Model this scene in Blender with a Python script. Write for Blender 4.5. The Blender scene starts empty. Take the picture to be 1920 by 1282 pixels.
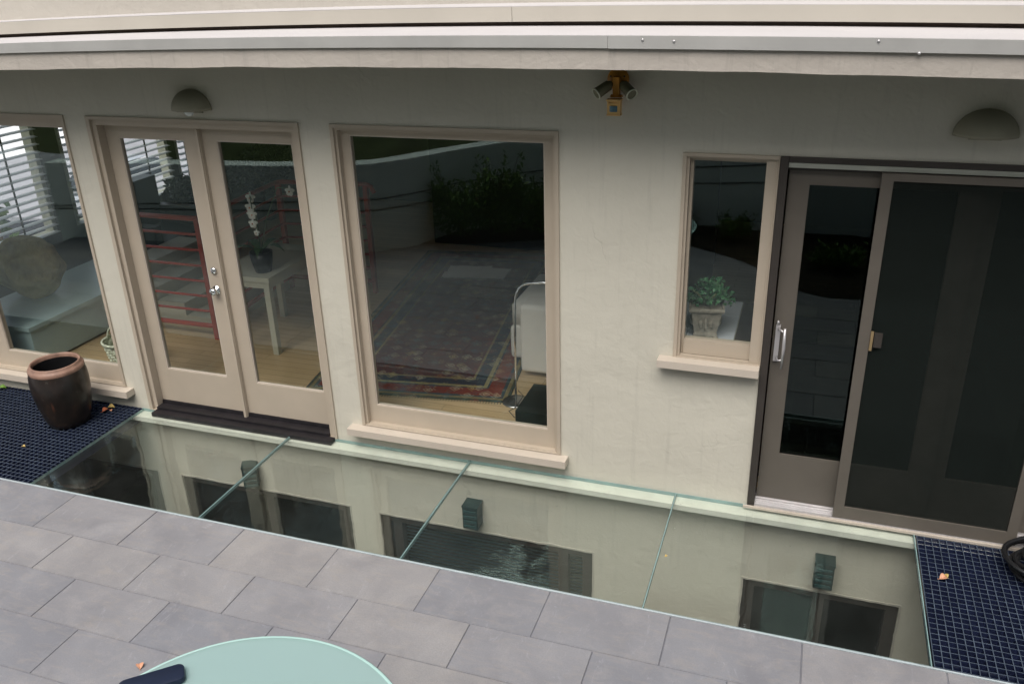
import bpy, bmesh, math, random
from mathutils import Vector, Matrix
R = math.radians
S = bpy.context.scene
rnd = random.Random(7)

# ------------------------------------------------------------------ camera
cam_d = bpy.data.cameras.new('camera')
cam = bpy.data.objects.new('camera', cam_d)
S.collection.objects.link(cam)
PITCH, YAW, ROLL = R(23.91), R(-19.6), R(-1.79)
cp, sp, cy_, sy_ = math.cos(PITCH), math.sin(PITCH), math.cos(YAW), math.sin(YAW)
fwd = Vector((sy_*cp, cy_*cp, -sp)); rgt = Vector((cy_, -sy_, 0)); upv = rgt.cross(fwd)
r2 = math.cos(ROLL)*rgt + math.sin(ROLL)*upv
u2 = -math.sin(ROLL)*rgt + math.cos(ROLL)*upv
M = Matrix((r2, u2, -fwd)).transposed().to_4x4()
M.translation = Vector((1.79, -4.593, 3.064))
cam.matrix_world = M
cam_d.sensor_width = 36
cam_d.lens = 1613.37/1920*36
cam_d.clip_start = 0.05
cam_d.clip_end = 500
S.camera = cam

# ------------------------------------------------------------------ light
SUN_EL, SUN_AZ = R(60), R(182)          # azimuth clockwise from +Y
w = bpy.data.worlds.new('World'); S.world = w; w.use_nodes = True
nt = w.node_tree; nt.nodes.clear()
sky = nt.nodes.new('ShaderNodeTexSky'); sky.sky_type = 'NISHITA'; sky.sun_disc = False
sky.sun_elevation = SUN_EL; sky.sun_rotation = SUN_AZ
sky.air_density = 1.0; sky.dust_density = 3.0; sky.ozone_density = 1.0
bgn = nt.nodes.new('ShaderNodeBackground'); bgn.inputs['Strength'].default_value = 0.08
wo = nt.nodes.new('ShaderNodeOutputWorld')
hs = nt.nodes.new('ShaderNodeHueSaturation'); hs.inputs['Saturation'].default_value = .45
nt.links.new(sky.outputs[0], hs.inputs['Color']); nt.links.new(hs.outputs[0], bgn.inputs[0]); nt.links.new(bgn.outputs[0], wo.inputs[0])
sl = bpy.data.lights.new('sun', 'SUN'); sl.energy = 1.5; sl.angle = R(50); sl.color = (1.0, 0.95, 0.89)
so = bpy.data.objects.new('sun', sl); S.collection.objects.link(so)
sd = Vector((math.sin(SUN_AZ)*math.cos(SUN_EL), math.cos(SUN_AZ)*math.cos(SUN_EL), math.sin(SUN_EL)))
so.rotation_euler = sd.to_track_quat('Z', 'Y').to_euler()
so.location = (0, -8, 12)
S.view_settings.view_transform = 'Standard'; S.view_settings.look = 'None'
S.view_settings.gamma = 1; S.view_settings.exposure = 1.15
S.cycles.max_bounces = 10; S.cycles.transparent_max_bounces = 32
S.cycles.glossy_bounces = 6; S.cycles.diffuse_bounces = 5
S.cycles.caustics_reflective = False; S.cycles.caustics_refractive = False
S.cycles.sample_clamp_indirect = 6
S.cycles.use_denoising = True

# ------------------------------------------------------------------ helpers
COL = S.collection
def tag(o, label=None, cat=None, group=None, kind=None):
    if label: o['label'] = label
    if cat: o['category'] = cat
    if group: o['group'] = group
    if kind: o['kind'] = kind
    return o
def thing(name, label, cat, loc=(0,0,0), rot=(0,0,0), group=None):
    o = bpy.data.objects.new(name, None); COL.objects.link(o)
    o.empty_display_size = .1
    o.location = loc; o.rotation_euler = rot
    return tag(o, label, cat, group)
def mesh_obj(name, bm, mats, parent=None, smooth=False, loc=None):
    me = bpy.data.meshes.new(name); bm.normal_update(); bm.to_mesh(me); bm.free()
    if not isinstance(mats, (list, tuple)): mats = [mats]
    for m in mats: me.materials.append(m)
    if smooth:
        for p in me.polygons: p.use_smooth = True
    o = bpy.data.objects.new(name, me); COL.objects.link(o)
    if loc: o.location = loc
    if parent: o.parent = parent
    return o
def children(o): return [c for c in bpy.data.objects if c.parent == o]
def copy_tree(o, parent=None):
    c = o.copy(); COL.objects.link(c)
    if parent: c.parent = parent
    for ch in children(o): copy_tree(ch, c)
    return c
def smooth_by_angle(o, ang=40):
    for p in o.data.polygons: p.use_smooth = True
    bm = bmesh.new(); bm.from_mesh(o.data)
    for e in bm.edges:
        if len(e.link_faces) == 2 and e.calc_face_angle(0) > R(ang): e.smooth = False
    bm.to_mesh(o.data); bm.free(); return o
class MB:
    def __init__(s): s.bm = bmesh.new()
    def box(s, x0, x1, y0, y1, z0, z1, mi=0, bev=0, zf=None, cuts=0):
        vs = []
        if zf is None: zf = lambda x: 0
        n = max(1, cuts)
        xs = [x0+(x1-x0)*i/n for i in range(n+1)]
        ring = []
        for x in xs:
            b = zf(x)
            ring.append([s.bm.verts.new((x, yy, zz+b)) for yy, zz in ((y0,z0),(y1,z0),(y1,z1),(y0,z1))])
        fs = []
        for i in range(n):
            for k in range(4):
                a, b2 = ring[i][k], ring[i][(k+1)%4]; c, d = ring[i+1][(k+1)%4], ring[i+1][k]
                fs.append(s.bm.faces.new((a, d, c, b2)))
        fs.append(s.bm.faces.new(ring[0])); fs.append(s.bm.faces.new(ring[-1][::-1]))
        for f in fs: f.material_index = mi
        if bev:
            es = list({e for f in fs for e in f.edges if e.calc_face_angle(0) > .5})
            r = bmesh.ops.bevel(s.bm, geom=es, offset=bev, segments=2, affect='EDGES', profile=.5)
            for f in r['faces']: f.material_index = mi
        return s
    def quad(s, pts, mi=0):
        f = s.bm.faces.new([s.bm.verts.new(p) for p in pts]); f.material_index = mi; return s
    def tube(s, pts, rad, seg=10, mi=0, caps=True, closed=False):
        pts = [Vector(p) for p in pts]; n = len(pts)
        rads = rad if isinstance(rad, (list, tuple)) else [rad]*n
        rings = []; prev = None
        for i, p in enumerate(pts):
            if closed: t = pts[(i+1)%n]-pts[i-1]
            else: t = pts[min(i+1, n-1)]-pts[max(i-1, 0)]
            t.normalize()
            if prev is None:
                a = Vector((0,0,1)) if abs(t.z) < .9 else Vector((1,0,0))
                nrm = t.cross(a).normalized()
            else:
                nrm = (prev-t*prev.dot(t)).normalized()
            prev = nrm; b = t.cross(nrm)
            rings.append([s.bm.verts.new(p+(nrm*math.cos(2*math.pi*k/seg)+b*math.sin(2*math.pi*k/seg))*rads[i]) for k in range(seg)])
        m = n if closed else n-1
        for i in range(m):
            for k in range(seg):
                f = s.bm.faces.new((rings[i][k], rings[i][(k+1)%seg], rings[(i+1)%n][(k+1)%seg], rings[(i+1)%n][k]))
                f.material_index = mi; f.smooth = True
        if caps and not closed:
            f = s.bm.faces.new(rings[0][::-1]); f.material_index = mi
            f = s.bm.faces.new(rings[-1]); f.material_index = mi
        return s
    def lathe(s, prof, seg=32, c=(0,0,0), mi=0, a0=0, a1=2*math.pi, jit=0, axis='z'):
        full = abs(a1-a0-2*math.pi) < 1e-6; n = seg if full else seg+1
        rings = []
        for (r, z) in prof:
            ring = []
            for k in range(n):
                a = a0+(a1-a0)*k/seg
                rr = r*(1+jit*math.sin(3*a+z*9))
                if axis == 'z': v = (c[0]+rr*math.cos(a), c[1]+rr*math.sin(a), c[2]+z)
                else: v = (c[0]+rr*math.cos(a), c[1]+z, c[2]+rr*math.sin(a))
                ring.append(s.bm.verts.new(v))
            rings.append(ring)
        for i in range(len(rings)-1):
            for k in range(seg):
                k2 = (k+1)%n
                f = s.bm.faces.new((rings[i][k], rings[i][k2], rings[i+1][k2], rings[i+1][k]))
                f.material_index = mi; f.smooth = True
        return s
    def blob(s, c, r, mi=0, sub=3, namp=0, nf=3, seed=0):
        from mathutils import noise
        g = bmesh.ops.create_icosphere(s.bm, subdivisions=sub, radius=1)
        for v in g['verts']:
            d = v.co.copy()
            k = 1+namp*noise.noise(d*nf+Vector((seed, seed*.7, 0)))
            v.co = Vector((c[0]+d.x*r[0]*k, c[1]+d.y*r[1]*k, c[2]+d.z*r[2]*k))
            for f in v.link_faces: f.smooth = True; f.material_index = mi
        return s
    def done(s, name, mats, parent=None, smooth=False, recalc=True, loc=None):
        if recalc: bmesh.ops.recalc_face_normals(s.bm, faces=s.bm.faces)
        return mesh_obj(name, s.bm, mats, parent, smooth, loc)

# ------------------------------------------------------------------ materials
class NT:
    def __init__(s, name):
        s.m = bpy.data.materials.new(name); s.m.use_nodes = True
        s.t = s.m.node_tree; s.t.nodes.clear()
        s.out = s.n('ShaderNodeOutputMaterial')
    def n(s, typ, **kw):
        nd = s.t.nodes.new(typ)
        for k, v in kw.items(): setattr(nd, k, v)
        return nd
    def l(s, a, b): s.t.links.new(a, b)
    def coord(s, kind='Object', scale=(1,1,1), rot=(0,0,0)):
        tc = s.n('ShaderNodeTexCoord'); mp = s.n('ShaderNodeMapping')
        mp.inputs['Scale'].default_value = scale; mp.inputs['Rotation'].default_value = rot
        s.l(tc.outputs[kind], mp.inputs[0]); return mp.outputs[0]
    def noise(s, vec, scale=5, detail=4, rough=.55, dist=0):
        n = s.n('ShaderNodeTexNoise'); n.inputs['Scale'].default_value = scale
        n.inputs['Detail'].default_value = detail; n.inputs['Roughness'].default_value = rough
        n.inputs['Distortion'].default_value = dist
        s.l(vec, n.inputs['Vector']); return n.outputs['Fac']
    def ramp(s, fac, stops, interp='LINEAR'):
        r = s.n('ShaderNodeValToRGB'); r.color_ramp.interpolation = interp
        e = r.color_ramp.elements
        while len(e) < len(stops): e.new(.5)
        for i, (p, c) in enumerate(stops):
            e[i].position = p; e[i].color = (*c, 1) if len(c) == 3 else c
        s.l(fac, r.inputs[0]); return r.outputs[0]
    def mix(s, fac, a, b, mode='MIX'):
        m = s.n('ShaderNodeMix', data_type='RGBA', blend_type=mode)
        if isinstance(fac, (int, float)): m.inputs[0].default_value = fac
        else: s.l(fac, m.inputs[0])
        for k, v in ((6, a), (7, b)):
            if isinstance(v, (tuple, list)): m.inputs[k].default_value = (*v[:3], 1)
            else: s.l(v, m.inputs[k])
        return m.outputs[2]
    def math(s, op, a, b=None):
        m = s.n('ShaderNodeMath', operation=op)
        for k, v in ((0, a), (1, b)):
            if v is None: continue
            if isinstance(v, (int, float)): m.inputs[k].default_value = v
            else: s.l(v, m.inputs[k])
        return m.outputs[0]
    def bump(s, h, strength=.3, dist=.01):
        b = s.n('ShaderNodeBump'); b.inputs['Strength'].default_value = strength
        b.inputs['Distance'].default_value = dist; s.l(h, b.inputs['Height']); return b.outputs[0]
    def bsdf(s, col, rough=.6, metal=0, spec=.5, normal=None, **kw):
        b = s.n('ShaderNodeBsdfPrincipled')
        if isinstance(col, (tuple, list)): b.inputs['Base Color'].default_value = (*col[:3], 1)
        else: s.l(col, b.inputs['Base Color'])
        if isinstance(rough, (int, float)): b.inputs['Roughness'].default_value = rough
        else: s.l(rough, b.inputs['Roughness'])
        b.inputs['Metallic'].default_value = metal
        b.inputs['Specular IOR Level'].default_value = spec
        for k, v in kw.items(): b.inputs[k].default_value = v
        if normal is not None: s.l(normal, b.inputs['Normal'])
        s.l(b.outputs[0], s.out.inputs[0]); return b

def simple(name, col, rough=.6, metal=0, var=.12, scale=8, bump=.15, bscale=60, spec=.4, bdist=.002):
    t = NT(name); v = t.coord()
    n = t.noise(v, scale, 5)
    c = t.ramp(n, [(.25, tuple(x*(1-var) for x in col)), (.75, tuple(min(1, x*(1+var)) for x in col))])
    nm = t.bump(t.noise(v, bscale, 3), bump, bdist) if bump else None
    t.bsdf(c, rough, metal, spec, nm); return t.m

def stucco(name, col, dirt=.25, rough_amt=1.0):
    t = NT(name); v = t.coord()
    big = t.noise(v, 1.1, 5, .6, .6)
    c = t.ramp(big, [(.3, tuple(x*.93 for x in col)), (.7, tuple(x*1.03 for x in col))])
    # rain streaks and grime with a shape of their own
    vs = t.coord(scale=(9, 9, .55)); st = t.noise(vs, 2.2, 5, .7)
    c = t.mix(t.ramp(st, [(.55, (0,0,0)), (.8, (dirt*.7,)*3)]), c, tuple(x*.6 for x in col))
    # hairline cracks
    vo = t.n('ShaderNodeTexVoronoi', feature='DISTANCE_TO_EDGE'); vo.inputs['Scale'].default_value = .9
    vd = t.coord(); nn = t.n('ShaderNodeTexNoise'); nn.inputs['Scale'].default_value = 2.5; nn.inputs['Detail'].default_value = 6
    t.l(vd, nn.inputs[0])
    va = t.n('ShaderNodeVectorMath', operation='MULTIPLY_ADD'); va.inputs[1].default_value = (.8, .8, .8)
    t.l(nn.outputs['Color'], va.inputs[0]); t.l(vd, va.inputs[2]); t.l(va.outputs[0], vo.inputs['Vector'])
    crack = t.ramp(vo.outputs['Distance'], [(0, (1,1,1)), (.006, (0,0,0))])
    msk = t.ramp(t.noise(v, .8, 3), [(.56, (0,0,0)), (.66, (1,1,1))])
    ck = t.mix(1.0, crack, msk, 'MULTIPLY')
    c = t.mix(t.math('MULTIPLY', ck, .5), c, tuple(x*.5 for x in col))
    h = t.math('ADD', t.math('MULTIPLY', t.noise(v, 3.2, 4, .5, .5), 1.7), t.math('ADD', t.math('MULTIPLY', t.noise(v, 55, 4, .7), .22), t.math('MULTIPLY', t.noise(v, 11, 3, .5, 1.2), .5)))
    h = t.math('SUBTRACT', h, t.math('MULTIPLY', ck, .4))
    t.bsdf(c, .78, 0, .25, t.bump(h, .55*rough_amt, .012)); return t.m

def glass(name, tint=(.93,.97,.95), dust=.0, ior=1.5, bump=0, bscale=6, spots=False, rough=0.0, refl=(.84,1,.96)):
    t = NT(name)
    tr = t.n('ShaderNodeBsdfTransparent'); tr.inputs[0].default_value = (*tint, 1)
    gl = t.n('ShaderNodeBsdfAnisotropic'); gl.inputs['Roughness'].default_value = rough
    gl.inputs[0].default_value = (*refl, 1)
    fr = t.n('ShaderNodeFresnel'); fr.inputs[0].default_value = ior
    geo = t.n('ShaderNodeNewGeometry')
    # same reflectance on both faces of the thin sheet
    mxi = t.n('ShaderNodeMix', data_type='FLOAT'); mxi.inputs[2].default_value = ior; mxi.inputs[3].default_value = 1/ior
    t.l(geo.outputs['Backfacing'], mxi.inputs[0]); t.l(mxi.outputs[0], fr.inputs[0])
    v = t.coord()
    if bump:
        bn = t.bump(t.noise(v, bscale, 2, .5), bump, .01); t.l(bn, gl.inputs['Normal'])
    mx = t.n('ShaderNodeMixShader'); t.l(fr.outputs[0], mx.inputs[0]); t.l(tr.outputs[0], mx.inputs[1]); t.l(gl.outputs[0], mx.inputs[2])
    out = mx.outputs[0]
    if dust:
        df = t.n('ShaderNodeBsdfDiffuse'); df.inputs[0].default_value = (.55,.58,.55,1)
        n1 = t.noise(v, 2.2, 6, .7)
        fac = t.ramp(n1, [(.35, (dust*.35,)*3), (.72, (dust*1.5,)*3)])
        if spots:
            sp = t.noise(v, 60, 3, .8)
            s2 = t.ramp(sp, [(.63, (0,0,0)), (.72, (.4,)*3)])
            msk = t.ramp(t.noise(v, 1.7, 2), [(.52, (0,0,0)), (.62, (1,1,1))])
            fac = t.mix(1.0, fac, t.mix(1.0, s2, msk, 'MULTIPLY'), 'ADD')
        m2 = t.n('ShaderNodeMixShader'); t.l(fac, m2.inputs[0]); t.l(out, m2.inputs[1]); t.l(df.outputs[0], m2.inputs[2]); out = m2.outputs[0]
    t.l(out, t.out.inputs[0]); return t.m

M_wall = stucco('wall_stucco', (.595,.568,.482), .5, .8)
M_fascia = stucco('fascia_stucco', (.46,.42,.375), 1.0, 1.0)
M_trim = simple('trim_paint', (.45,.385,.305), .42, 0, .05, 5, .12, 120, .45)
M_sillp = simple('sill_paint', (.54,.475,.40), .5, 0, .06, 4, .12, 120)
M_bronze = simple('bronze_paint', (.125,.110,.092), .45, 0, .08, 6, .08, 90)
M_darkb = simple('bronze_dark', (.045,.038,.033), .5, 0, .1, 6, .1, 90)
M_flash = simple('galvanised_flashing', (.42, .415, .40), .55, .15, .12, 3, .15, 25)
M_white = simple('white_membrane', (.52,.50,.50), .55, 0, .05, 3, .1, 40)
M_board = simple('beige_board', (.46,.43,.375), .55, 0, .05, 3, .12, 80)
M_ledge = simple('ledge_paint', (.74, .75, .66), .55, 0, .1, 9, .25, 60)
M_alu = simple('aluminium', (.62, .60, .60), .35, .6, .1, 9, .1, 80)
M_chrome = simple('chrome', (.82, .82, .82), .12, 1, .03, 9, 0)
M_thresh = simple('threshold_wood', (.012,.010,.012), .55, 0, .5, 18, .4, 60)
M_grate = simple('grating_dark', (.012, .017, .045), .35, 0, .3, 12, .1, 80, .5)
M_gtop = simple('grating_worn_top', (.065,.085,.115), .5, 0, .45, 14, .1, 80)
M_black = simple('black_rubber', (.012, .012, .013), .4, 0, .2, 20, .1, 60)
M_edge = simple('glass_edge', (.24,.36,.35), .2, 0, .3, 6, 0, 60, .6)
M_soil = simple('soil', (.030,.025,.018), .95, 0, .6, 14, .9, 35, .1, .02)
M_conc = stucco('retaining_concrete', (.74,.78,.74), .8, 1.6)
M_red = simple('red_rail_paint', (.34,.038,.014), .35, 0, .15, 6, .05, 40)
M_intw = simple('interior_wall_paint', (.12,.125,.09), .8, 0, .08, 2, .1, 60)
M_ceil = simple('interior_ceiling_paint', (.45,.45,.42), .8, 0, .05, 2, .1, 60)
M_whitep = simple('white_paint', (.50,.485,.38), .5, 0, .05, 3, .08, 60)
M_fabric = simple('cream_fabric', (.82,.79,.72), .9, 0, .06, 4, .5, 350, .1)
M_navy = simple('navy_fabric', (.03, .05, .10), .8, 0, .15, 8, .4, 300, .1)
M_blackbox = simple('black_lacquer', (.010, .012, .010), .35, 0, .1, 8, .05, 60)
M_stone = simple('bundle_canvas', (.42,.35,.16), .9, 0, .5, 5, .9, 14, .1, .03)
M_tub = simple('pale_bench_paint', (.42, .55, .54), .3, 0, .06, 3, .05, 60)
M_tileW = simple('white_tile', (.72, .76, .80), .25, 0, .05, 3, .03, 60)
M_potst = simple('weathered_stone', (.30, .27, .22), .9, 0, .45, 20, .8, 60, .1, .006)
M_spot = simple('socket_green', (.19,.185,.12), .5, 0, .1, 8, .1, 60)
M_ring = simple('socket_ring', (.62, .64, .52), .4, 0, .05, 8, .05, 60)
M_orange = simple('aged_orange_plastic', (.55, .24, .03), .45, 0, .35, 22, .1, 60)
M_yel = simple('sensor_cream_plastic', (.78, .50, .20), .4, 0, .12, 20, .05, 60)
M_lens = simple('sensor_lens', (.10, .19, .24), .2, 0, .1, 20, .05, 60)
M_dome = simple('dome_paint', (.30,.285,.21), .6, 0, .08, 6, .1, 60)
M_bulb = simple('bulb_glass', (.75, .80, .78), .1, 0, .02, 6, 0)
M_lant = simple('lantern_green', (.010,.028,.027), .35, 0, .3, 20, .2, 60, .5)
M_lantg = simple('lantern_glass', (.025,.065,.065), .15, 0, .2, 20, .1, 60, .5)
M_orchid = simple('orchid_petal', (.80, .78, .70), .6, 0, .05, 20, 0)
M_paper = simple('newsprint', (.60, .60, .56), .9, 0, .05, 6, .1, 60)
M_ink = simple('newsprint_ink', (.16, .17, .16), .9, 0, .2, 6, 0)
M_basket = simple('pale_wicker', (.60, .62, .48), .8, 0, .3, 40, .8, 90, .2, .006)
M_slat = simple('blind_slat', (.70, .73, .72), .45, 0, .03, 3, .03, 60)
M_asph = simple('street_asphalt', (.30, .30, .32), .9, 0, .15, 1, .3, 30)
M_side = simple('street_concrete', (.74, .73, .74), .85, 0, .08, 1, .2, 20)
M_kerb = simple('kerb_yellow', (.75, .45, .05), .7, 0, .1, 4, .1, 30)
M_car1 = simple('car_paint_dark', (.04, .045, .06), .2, .3, .05, 2, 0)
M_car2 = simple('car_paint_silver', (.5, .52, .55), .25, .5, .05, 2, 0)
M_carg = simple('car_glass', (.015, .02, .025), .05, 0, .05, 2, 0, spec=.6)
M_tyre = simple('tyre', (.02, .02, .02), .8, 0, .05, 2, 0)
M_shingle = simple('neighbour_siding', (.10, .09, .085), .8, 0, .25, 3, .3, 20)
M_bark = simple('bark', (.07, .05, .035), .95, 0, .4, 12, .8, 30, .1, .02)
M_caps = simple('case_navy_plastic', (.008, .014, .035), .4, 0, .1, 20, .1, 90)
G_win = glass('window_glass', (.975,.99,.985), 0, 1.55, .03, 1.5)
G_slid = glass('door_glass_dark', (.30,.38,.36), 0, 1.5, .03, 1.5)
G_base = glass('basement_glass', (.30,.38,.36), 0, 1.3, .15, 4)
G_floor = glass('floor_glass', (.945,.958,.948), .010, 1.5, .22, 5, True)

def leafmat(name, c1, c2, c3, rough=.55):
    t = NT(name); v = t.coord()
    oi = t.n('ShaderNodeAttribute'); oi.attribute_name = 'leafv'
    c = t.ramp(oi.outputs['Fac'], [(0, c1), (.5, c2), (1, c3)])
    b = t.bsdf(c, rough, 0, .3)
    return t.m
L_shrub = leafmat('shrub_leaf', (.035,.085,.015), (.08,.17,.025), (.20,.32,.05))
L_red = leafmat('mixed_leaf', (.05,.09,.02), (.16,.12,.04), (.14,.24,.04))
L_succ = leafmat('jade_leaf', (.03,.12,.05), (.06,.20,.08), (.12,.28,.12), .3)
L_tree = leafmat('tree_leaf', (.02,.04,.015), (.04,.07,.02), (.07,.10,.03))
L_in = leafmat('indoor_leaf', (.004,.009,.004), (.008,.016,.006), (.015,.026,.010))

def wood_floor():
    t = NT('oak_floor')
    br = t.n('ShaderNodeTexBrick'); v = t.coord()
    br.inputs['Color1'].default_value = (.62,.46,.27,1); br.inputs['Color2'].default_value = (.52,.38,.21,1)
    br.inputs['Mortar'].default_value = (.10,.06,.03,1); br.inputs['Scale'].default_value = 1
    br.inputs['Mortar Size'].default_value = .0015; br.inputs['Brick Width'].default_value = 1.2; br.inputs['Row Height'].default_value = .085
    t.l(v, br.inputs['Vector'])
    g = t.noise(t.coord(scale=(3, 40, 1)), 2, 5, .6)
    c = t.mix(t.ramp(g, [(.3,(.25,)*3),(.7,(0,0,0))]), br.outputs['Color'], (.22,.14,.07))
    t.bsdf(c, .35, 0, .4); return t.m
M_oak = wood_floor()

def rug_mat(name, W, H, dark=1.0):
    t = NT(name); tc = t.n('ShaderNodeTexCoord'); sx = t.n('ShaderNodeSeparateXYZ'); t.l(tc.outputs['Object'], sx.inputs[0])
    # distance (m) from the edge of the rug
    dx = t.math('SUBTRACT', W/2, t.math('ABSOLUTE', sx.outputs[0]))
    dy = t.math('SUBTRACT', H/2, t.math('ABSOLUTE', sx.outputs[1]))
    d = t.math('MINIMUM', dx, dy)
    k = lambda *c: tuple(min(.9, x*dark*1.45) for x in c)
    base = t.ramp(t.math('MULTIPLY', d, 1.0), [(0, k(.035,.05,.04)), (.02, k(.16,.13,.06)), (.05, k(.03,.05,.06)), (.075, k(.13,.03,.022)), (.19, k(.03,.04,.05)), (.205, k(.22,.19,.09)), (.235, k(.03,.035,.05)), (.33, k(.20,.16,.08)), (.35, k(.075,.03,.035))], 'CONSTANT')
    mp = t.n('ShaderNodeMapping'); mp.inputs['Scale'].default_value = (1,1,1); t.l(tc.outputs['Object'], mp.inputs[0])
    # woven motifs: rounded octagon flowers from cell distance, quantised like knots
    sn = t.n('ShaderNodeVectorMath', operation='SNAP'); sn.inputs[1].default_value = (.009,.009,.009); t.l(mp.outputs[0], sn.inputs[0])
    def motif(scale, r1, r2, metric='MANHATTAN', rd=.35):
        vo = t.n('ShaderNodeTexVoronoi', feature='F1', distance=metric); vo.voronoi_dimensions = '2D'
        vo.inputs['Scale'].default_value = scale; vo.inputs['Randomness'].default_value = rd
        t.l(sn.outputs[0], vo.inputs['Vector']); return vo
    v1 = motif(7.5, 0, 0, 'MANHATTAN', .75)
    ring = t.ramp(v1.outputs['Distance'], [(0,(1,1,1)),(.07,(0,0,0)),(.16,(1,1,1)),(.23,(0,0,0)),(.36,(.7,)*3),(.41,(0,0,0))], 'CONSTANT')
    colr = t.ramp(t.math('FRACT', t.math('MULTIPLY', v1.outputs['Color'], 3.7)), [(0,k(.42,.38,.26)),(.3,k(.20,.06,.04)),(.5,k(.10,.17,.17)),(.75,k(.38,.30,.12)),(.9,k(.05,.09,.13))], 'CONSTANT')
    c = t.mix(t.math('MULTIPLY', ring, .8), base, colr)
    v2 = motif(17, 0, 0, 'CHEBYCHEV', .6)
    ring2 = t.ramp(v2.outputs['Distance'], [(0,(.8,)*3),(.13,(0,0,0)),(.3,(.5,)*3),(.36,(0,0,0))], 'CONSTANT')
    col2 = t.ramp(t.math('FRACT', t.math('MULTIPLY', v2.outputs['Color'], 5.1)), [(0,k(.16,.04,.03)),(.35,k(.05,.10,.10)),(.6,k(.32,.27,.13)),(.8,k(.06,.06,.09))], 'CONSTANT')
    c = t.mix(t.math('MULTIPLY', ring2, .5), c, col2)
    n = t.noise(mp.outputs[0], 60, 2)
    c = t.mix(t.ramp(n, [(.4,(.35,)*3),(.6,(0,0,0))]), c, k(.06,.05,.045))
    t.bsdf(c, .95, 0, .1, t.bump(t.noise(mp.outputs[0], 240, 2), .5, .003)); return t.m

def tile_mat():
    t = NT('patio_tile'); v = t.coord()
    at = t.n('ShaderNodeAttribute'); at.attribute_name = 'tilev'
    base = t.ramp(at.outputs['Fac'], [(0,(.222,.228,.248)), (.5,(.265,.264,.276)), (1,(.315,.302,.292))])
    b1 = t.noise(v, 2.6, 7, .62, .8)
    c = t.mix(t.ramp(b1, [(.30,(.55,)*3),(.66,(0,0,0))]), base, (.15,.15,.165))
    b2 = t.noise(v, 6.5, 6, .7, .3)
    c = t.mix(t.ramp(b2, [(.50,(0,0,0)),(.80,(.45,)*3)]), c, (.38,.355,.34))
    sp = t.noise(v, 130, 3, .7)
    c = t.mix(t.ramp(sp, [(.35,(.35,)*3),(.6,(0,0,0))]), c, (.18,.17,.19))
    w1 = t.noise(t.coord(scale=(1, 3.5, 1), rot=(0,0,.5)), 5, 8, .75, 1.5)
    c = t.mix(t.ramp(w1, [(.5,(0,0,0)),(.72,(.5,)*3)]), c, (.31,.28,.25))
    w2 = t.noise(t.coord(scale=(2.5, 1, 1), rot=(0,0,.9)), 4, 8, .8, 2)
    c = t.mix(t.ramp(w2, [(.58,(0,0,0)),(.75,(.6,)*3)]), c, (.40,.40,.42))
    s3 = t.noise(v, 19, 6, .8)
    c = t.mix(t.ramp(s3, [(.70,(0,0,0)),(.78,(.6,)*3)]), c, (.08,.075,.08))
    h = t.math('ADD', t.noise(v, 24, 5, .7), t.math('MULTIPLY', t.noise(v, 120, 3), .4))
    t.bsdf(c, t.ramp(b1, [(.3,(.5,)*3),(.7,(.75,)*3)]), 0, .35, t.bump(h, .35, .004)); return t.m
M_tile = tile_mat()
M_joint = simple('tile_joint', (.18,.185,.21), .9, 0, .2, 10, .3, 60)

def frost():
    t = NT('frosted_glass'); v = t.coord()
    tl = t.n('ShaderNodeBsdfTranslucent'); tl.inputs[0].default_value = (.62,.76,.74,1)
    b = t.bsdf((.52,.66,.64), .16, 0, .5)
    tr = t.n('ShaderNodeBsdfTransparent'); tr.inputs[0].default_value = (.62,.85,.82,1)
    m = t.n('ShaderNodeMixShader'); m.inputs[0].default_value = .35
    t.l(b.outputs[0], m.inputs[1]); t.l(tl.outputs[0], m.inputs[2])
    m2 = t.n('ShaderNodeMixShader'); m2.inputs[0].default_value = .34
    t.l(m.outputs[0], m2.inputs[1]); t.l(tr.outputs[0], m2.inputs[2]); t.l(m2.outputs[0], t.out.inputs[0])
    return t.m
M_frost = frost()
M_frostedge = simple('frosted_rim', (.48,.70,.65), .15, 0, .04, 3, 0, spec=.6)

def pot_mat():
    t = NT('dark_glaze'); v = t.coord()
    c = t.ramp(t.noise(v, 5, 6, .65, .4), [(.3,(.007,.006,.005)),(.55,(.020,.014,.011)),(.75,(.060,.034,.022))])
    st = t.noise(t.coord(scale=(7, 7, .5)), 2.2, 4, .6)
    c = t.mix(t.ramp(st, [(.66,(0,0,0)),(.78,(.45,)*3)]), c, (.16,.055,.03))
    sp = t.noise(v, 38, 4, .7)
    c = t.mix(t.ramp(sp, [(.66,(0,0,0)),(.72,(.6,)*3)]), c, (.20,.19,.17))
    t.bsdf(c, .28, 0, .5, t.bump(t.noise(v, 26, 4), .2, .004)); return t.m
M_pot = pot_mat()
M_rim = simple('terracotta_rim', (.25,.15,.11), .5, 0, .35, 14, .4, 50)

def screen_mat():
    t = NT('insect_screen')
    tr = t.n('ShaderNodeBsdfTransparent'); df = t.n('ShaderNodeBsdfDiffuse'); df.inputs[0].default_value = (.016,.020,.018,1)
    m = t.n('ShaderNodeMixShader'); n = t.noise(t.coord(), 4, 5, .7)
    f = t.ramp(n, [(.25,(.66,)*3),(.75,(.79,)*3)]); t.l(f, m.inputs[0]); t.l(tr.outputs[0], m.inputs[1]); t.l(df.outputs[0], m.inputs[2]); t.l(m.outputs[0], t.out.inputs[0]); return t.m
M_screen = screen_mat()

# ------------------------------------------------------------------ ground, patio, well
def setv(o, name, vals):
    a = o.data.attributes.new(name, 'FLOAT', 'FACE'); a.data.foreach_set('value', vals)

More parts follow.
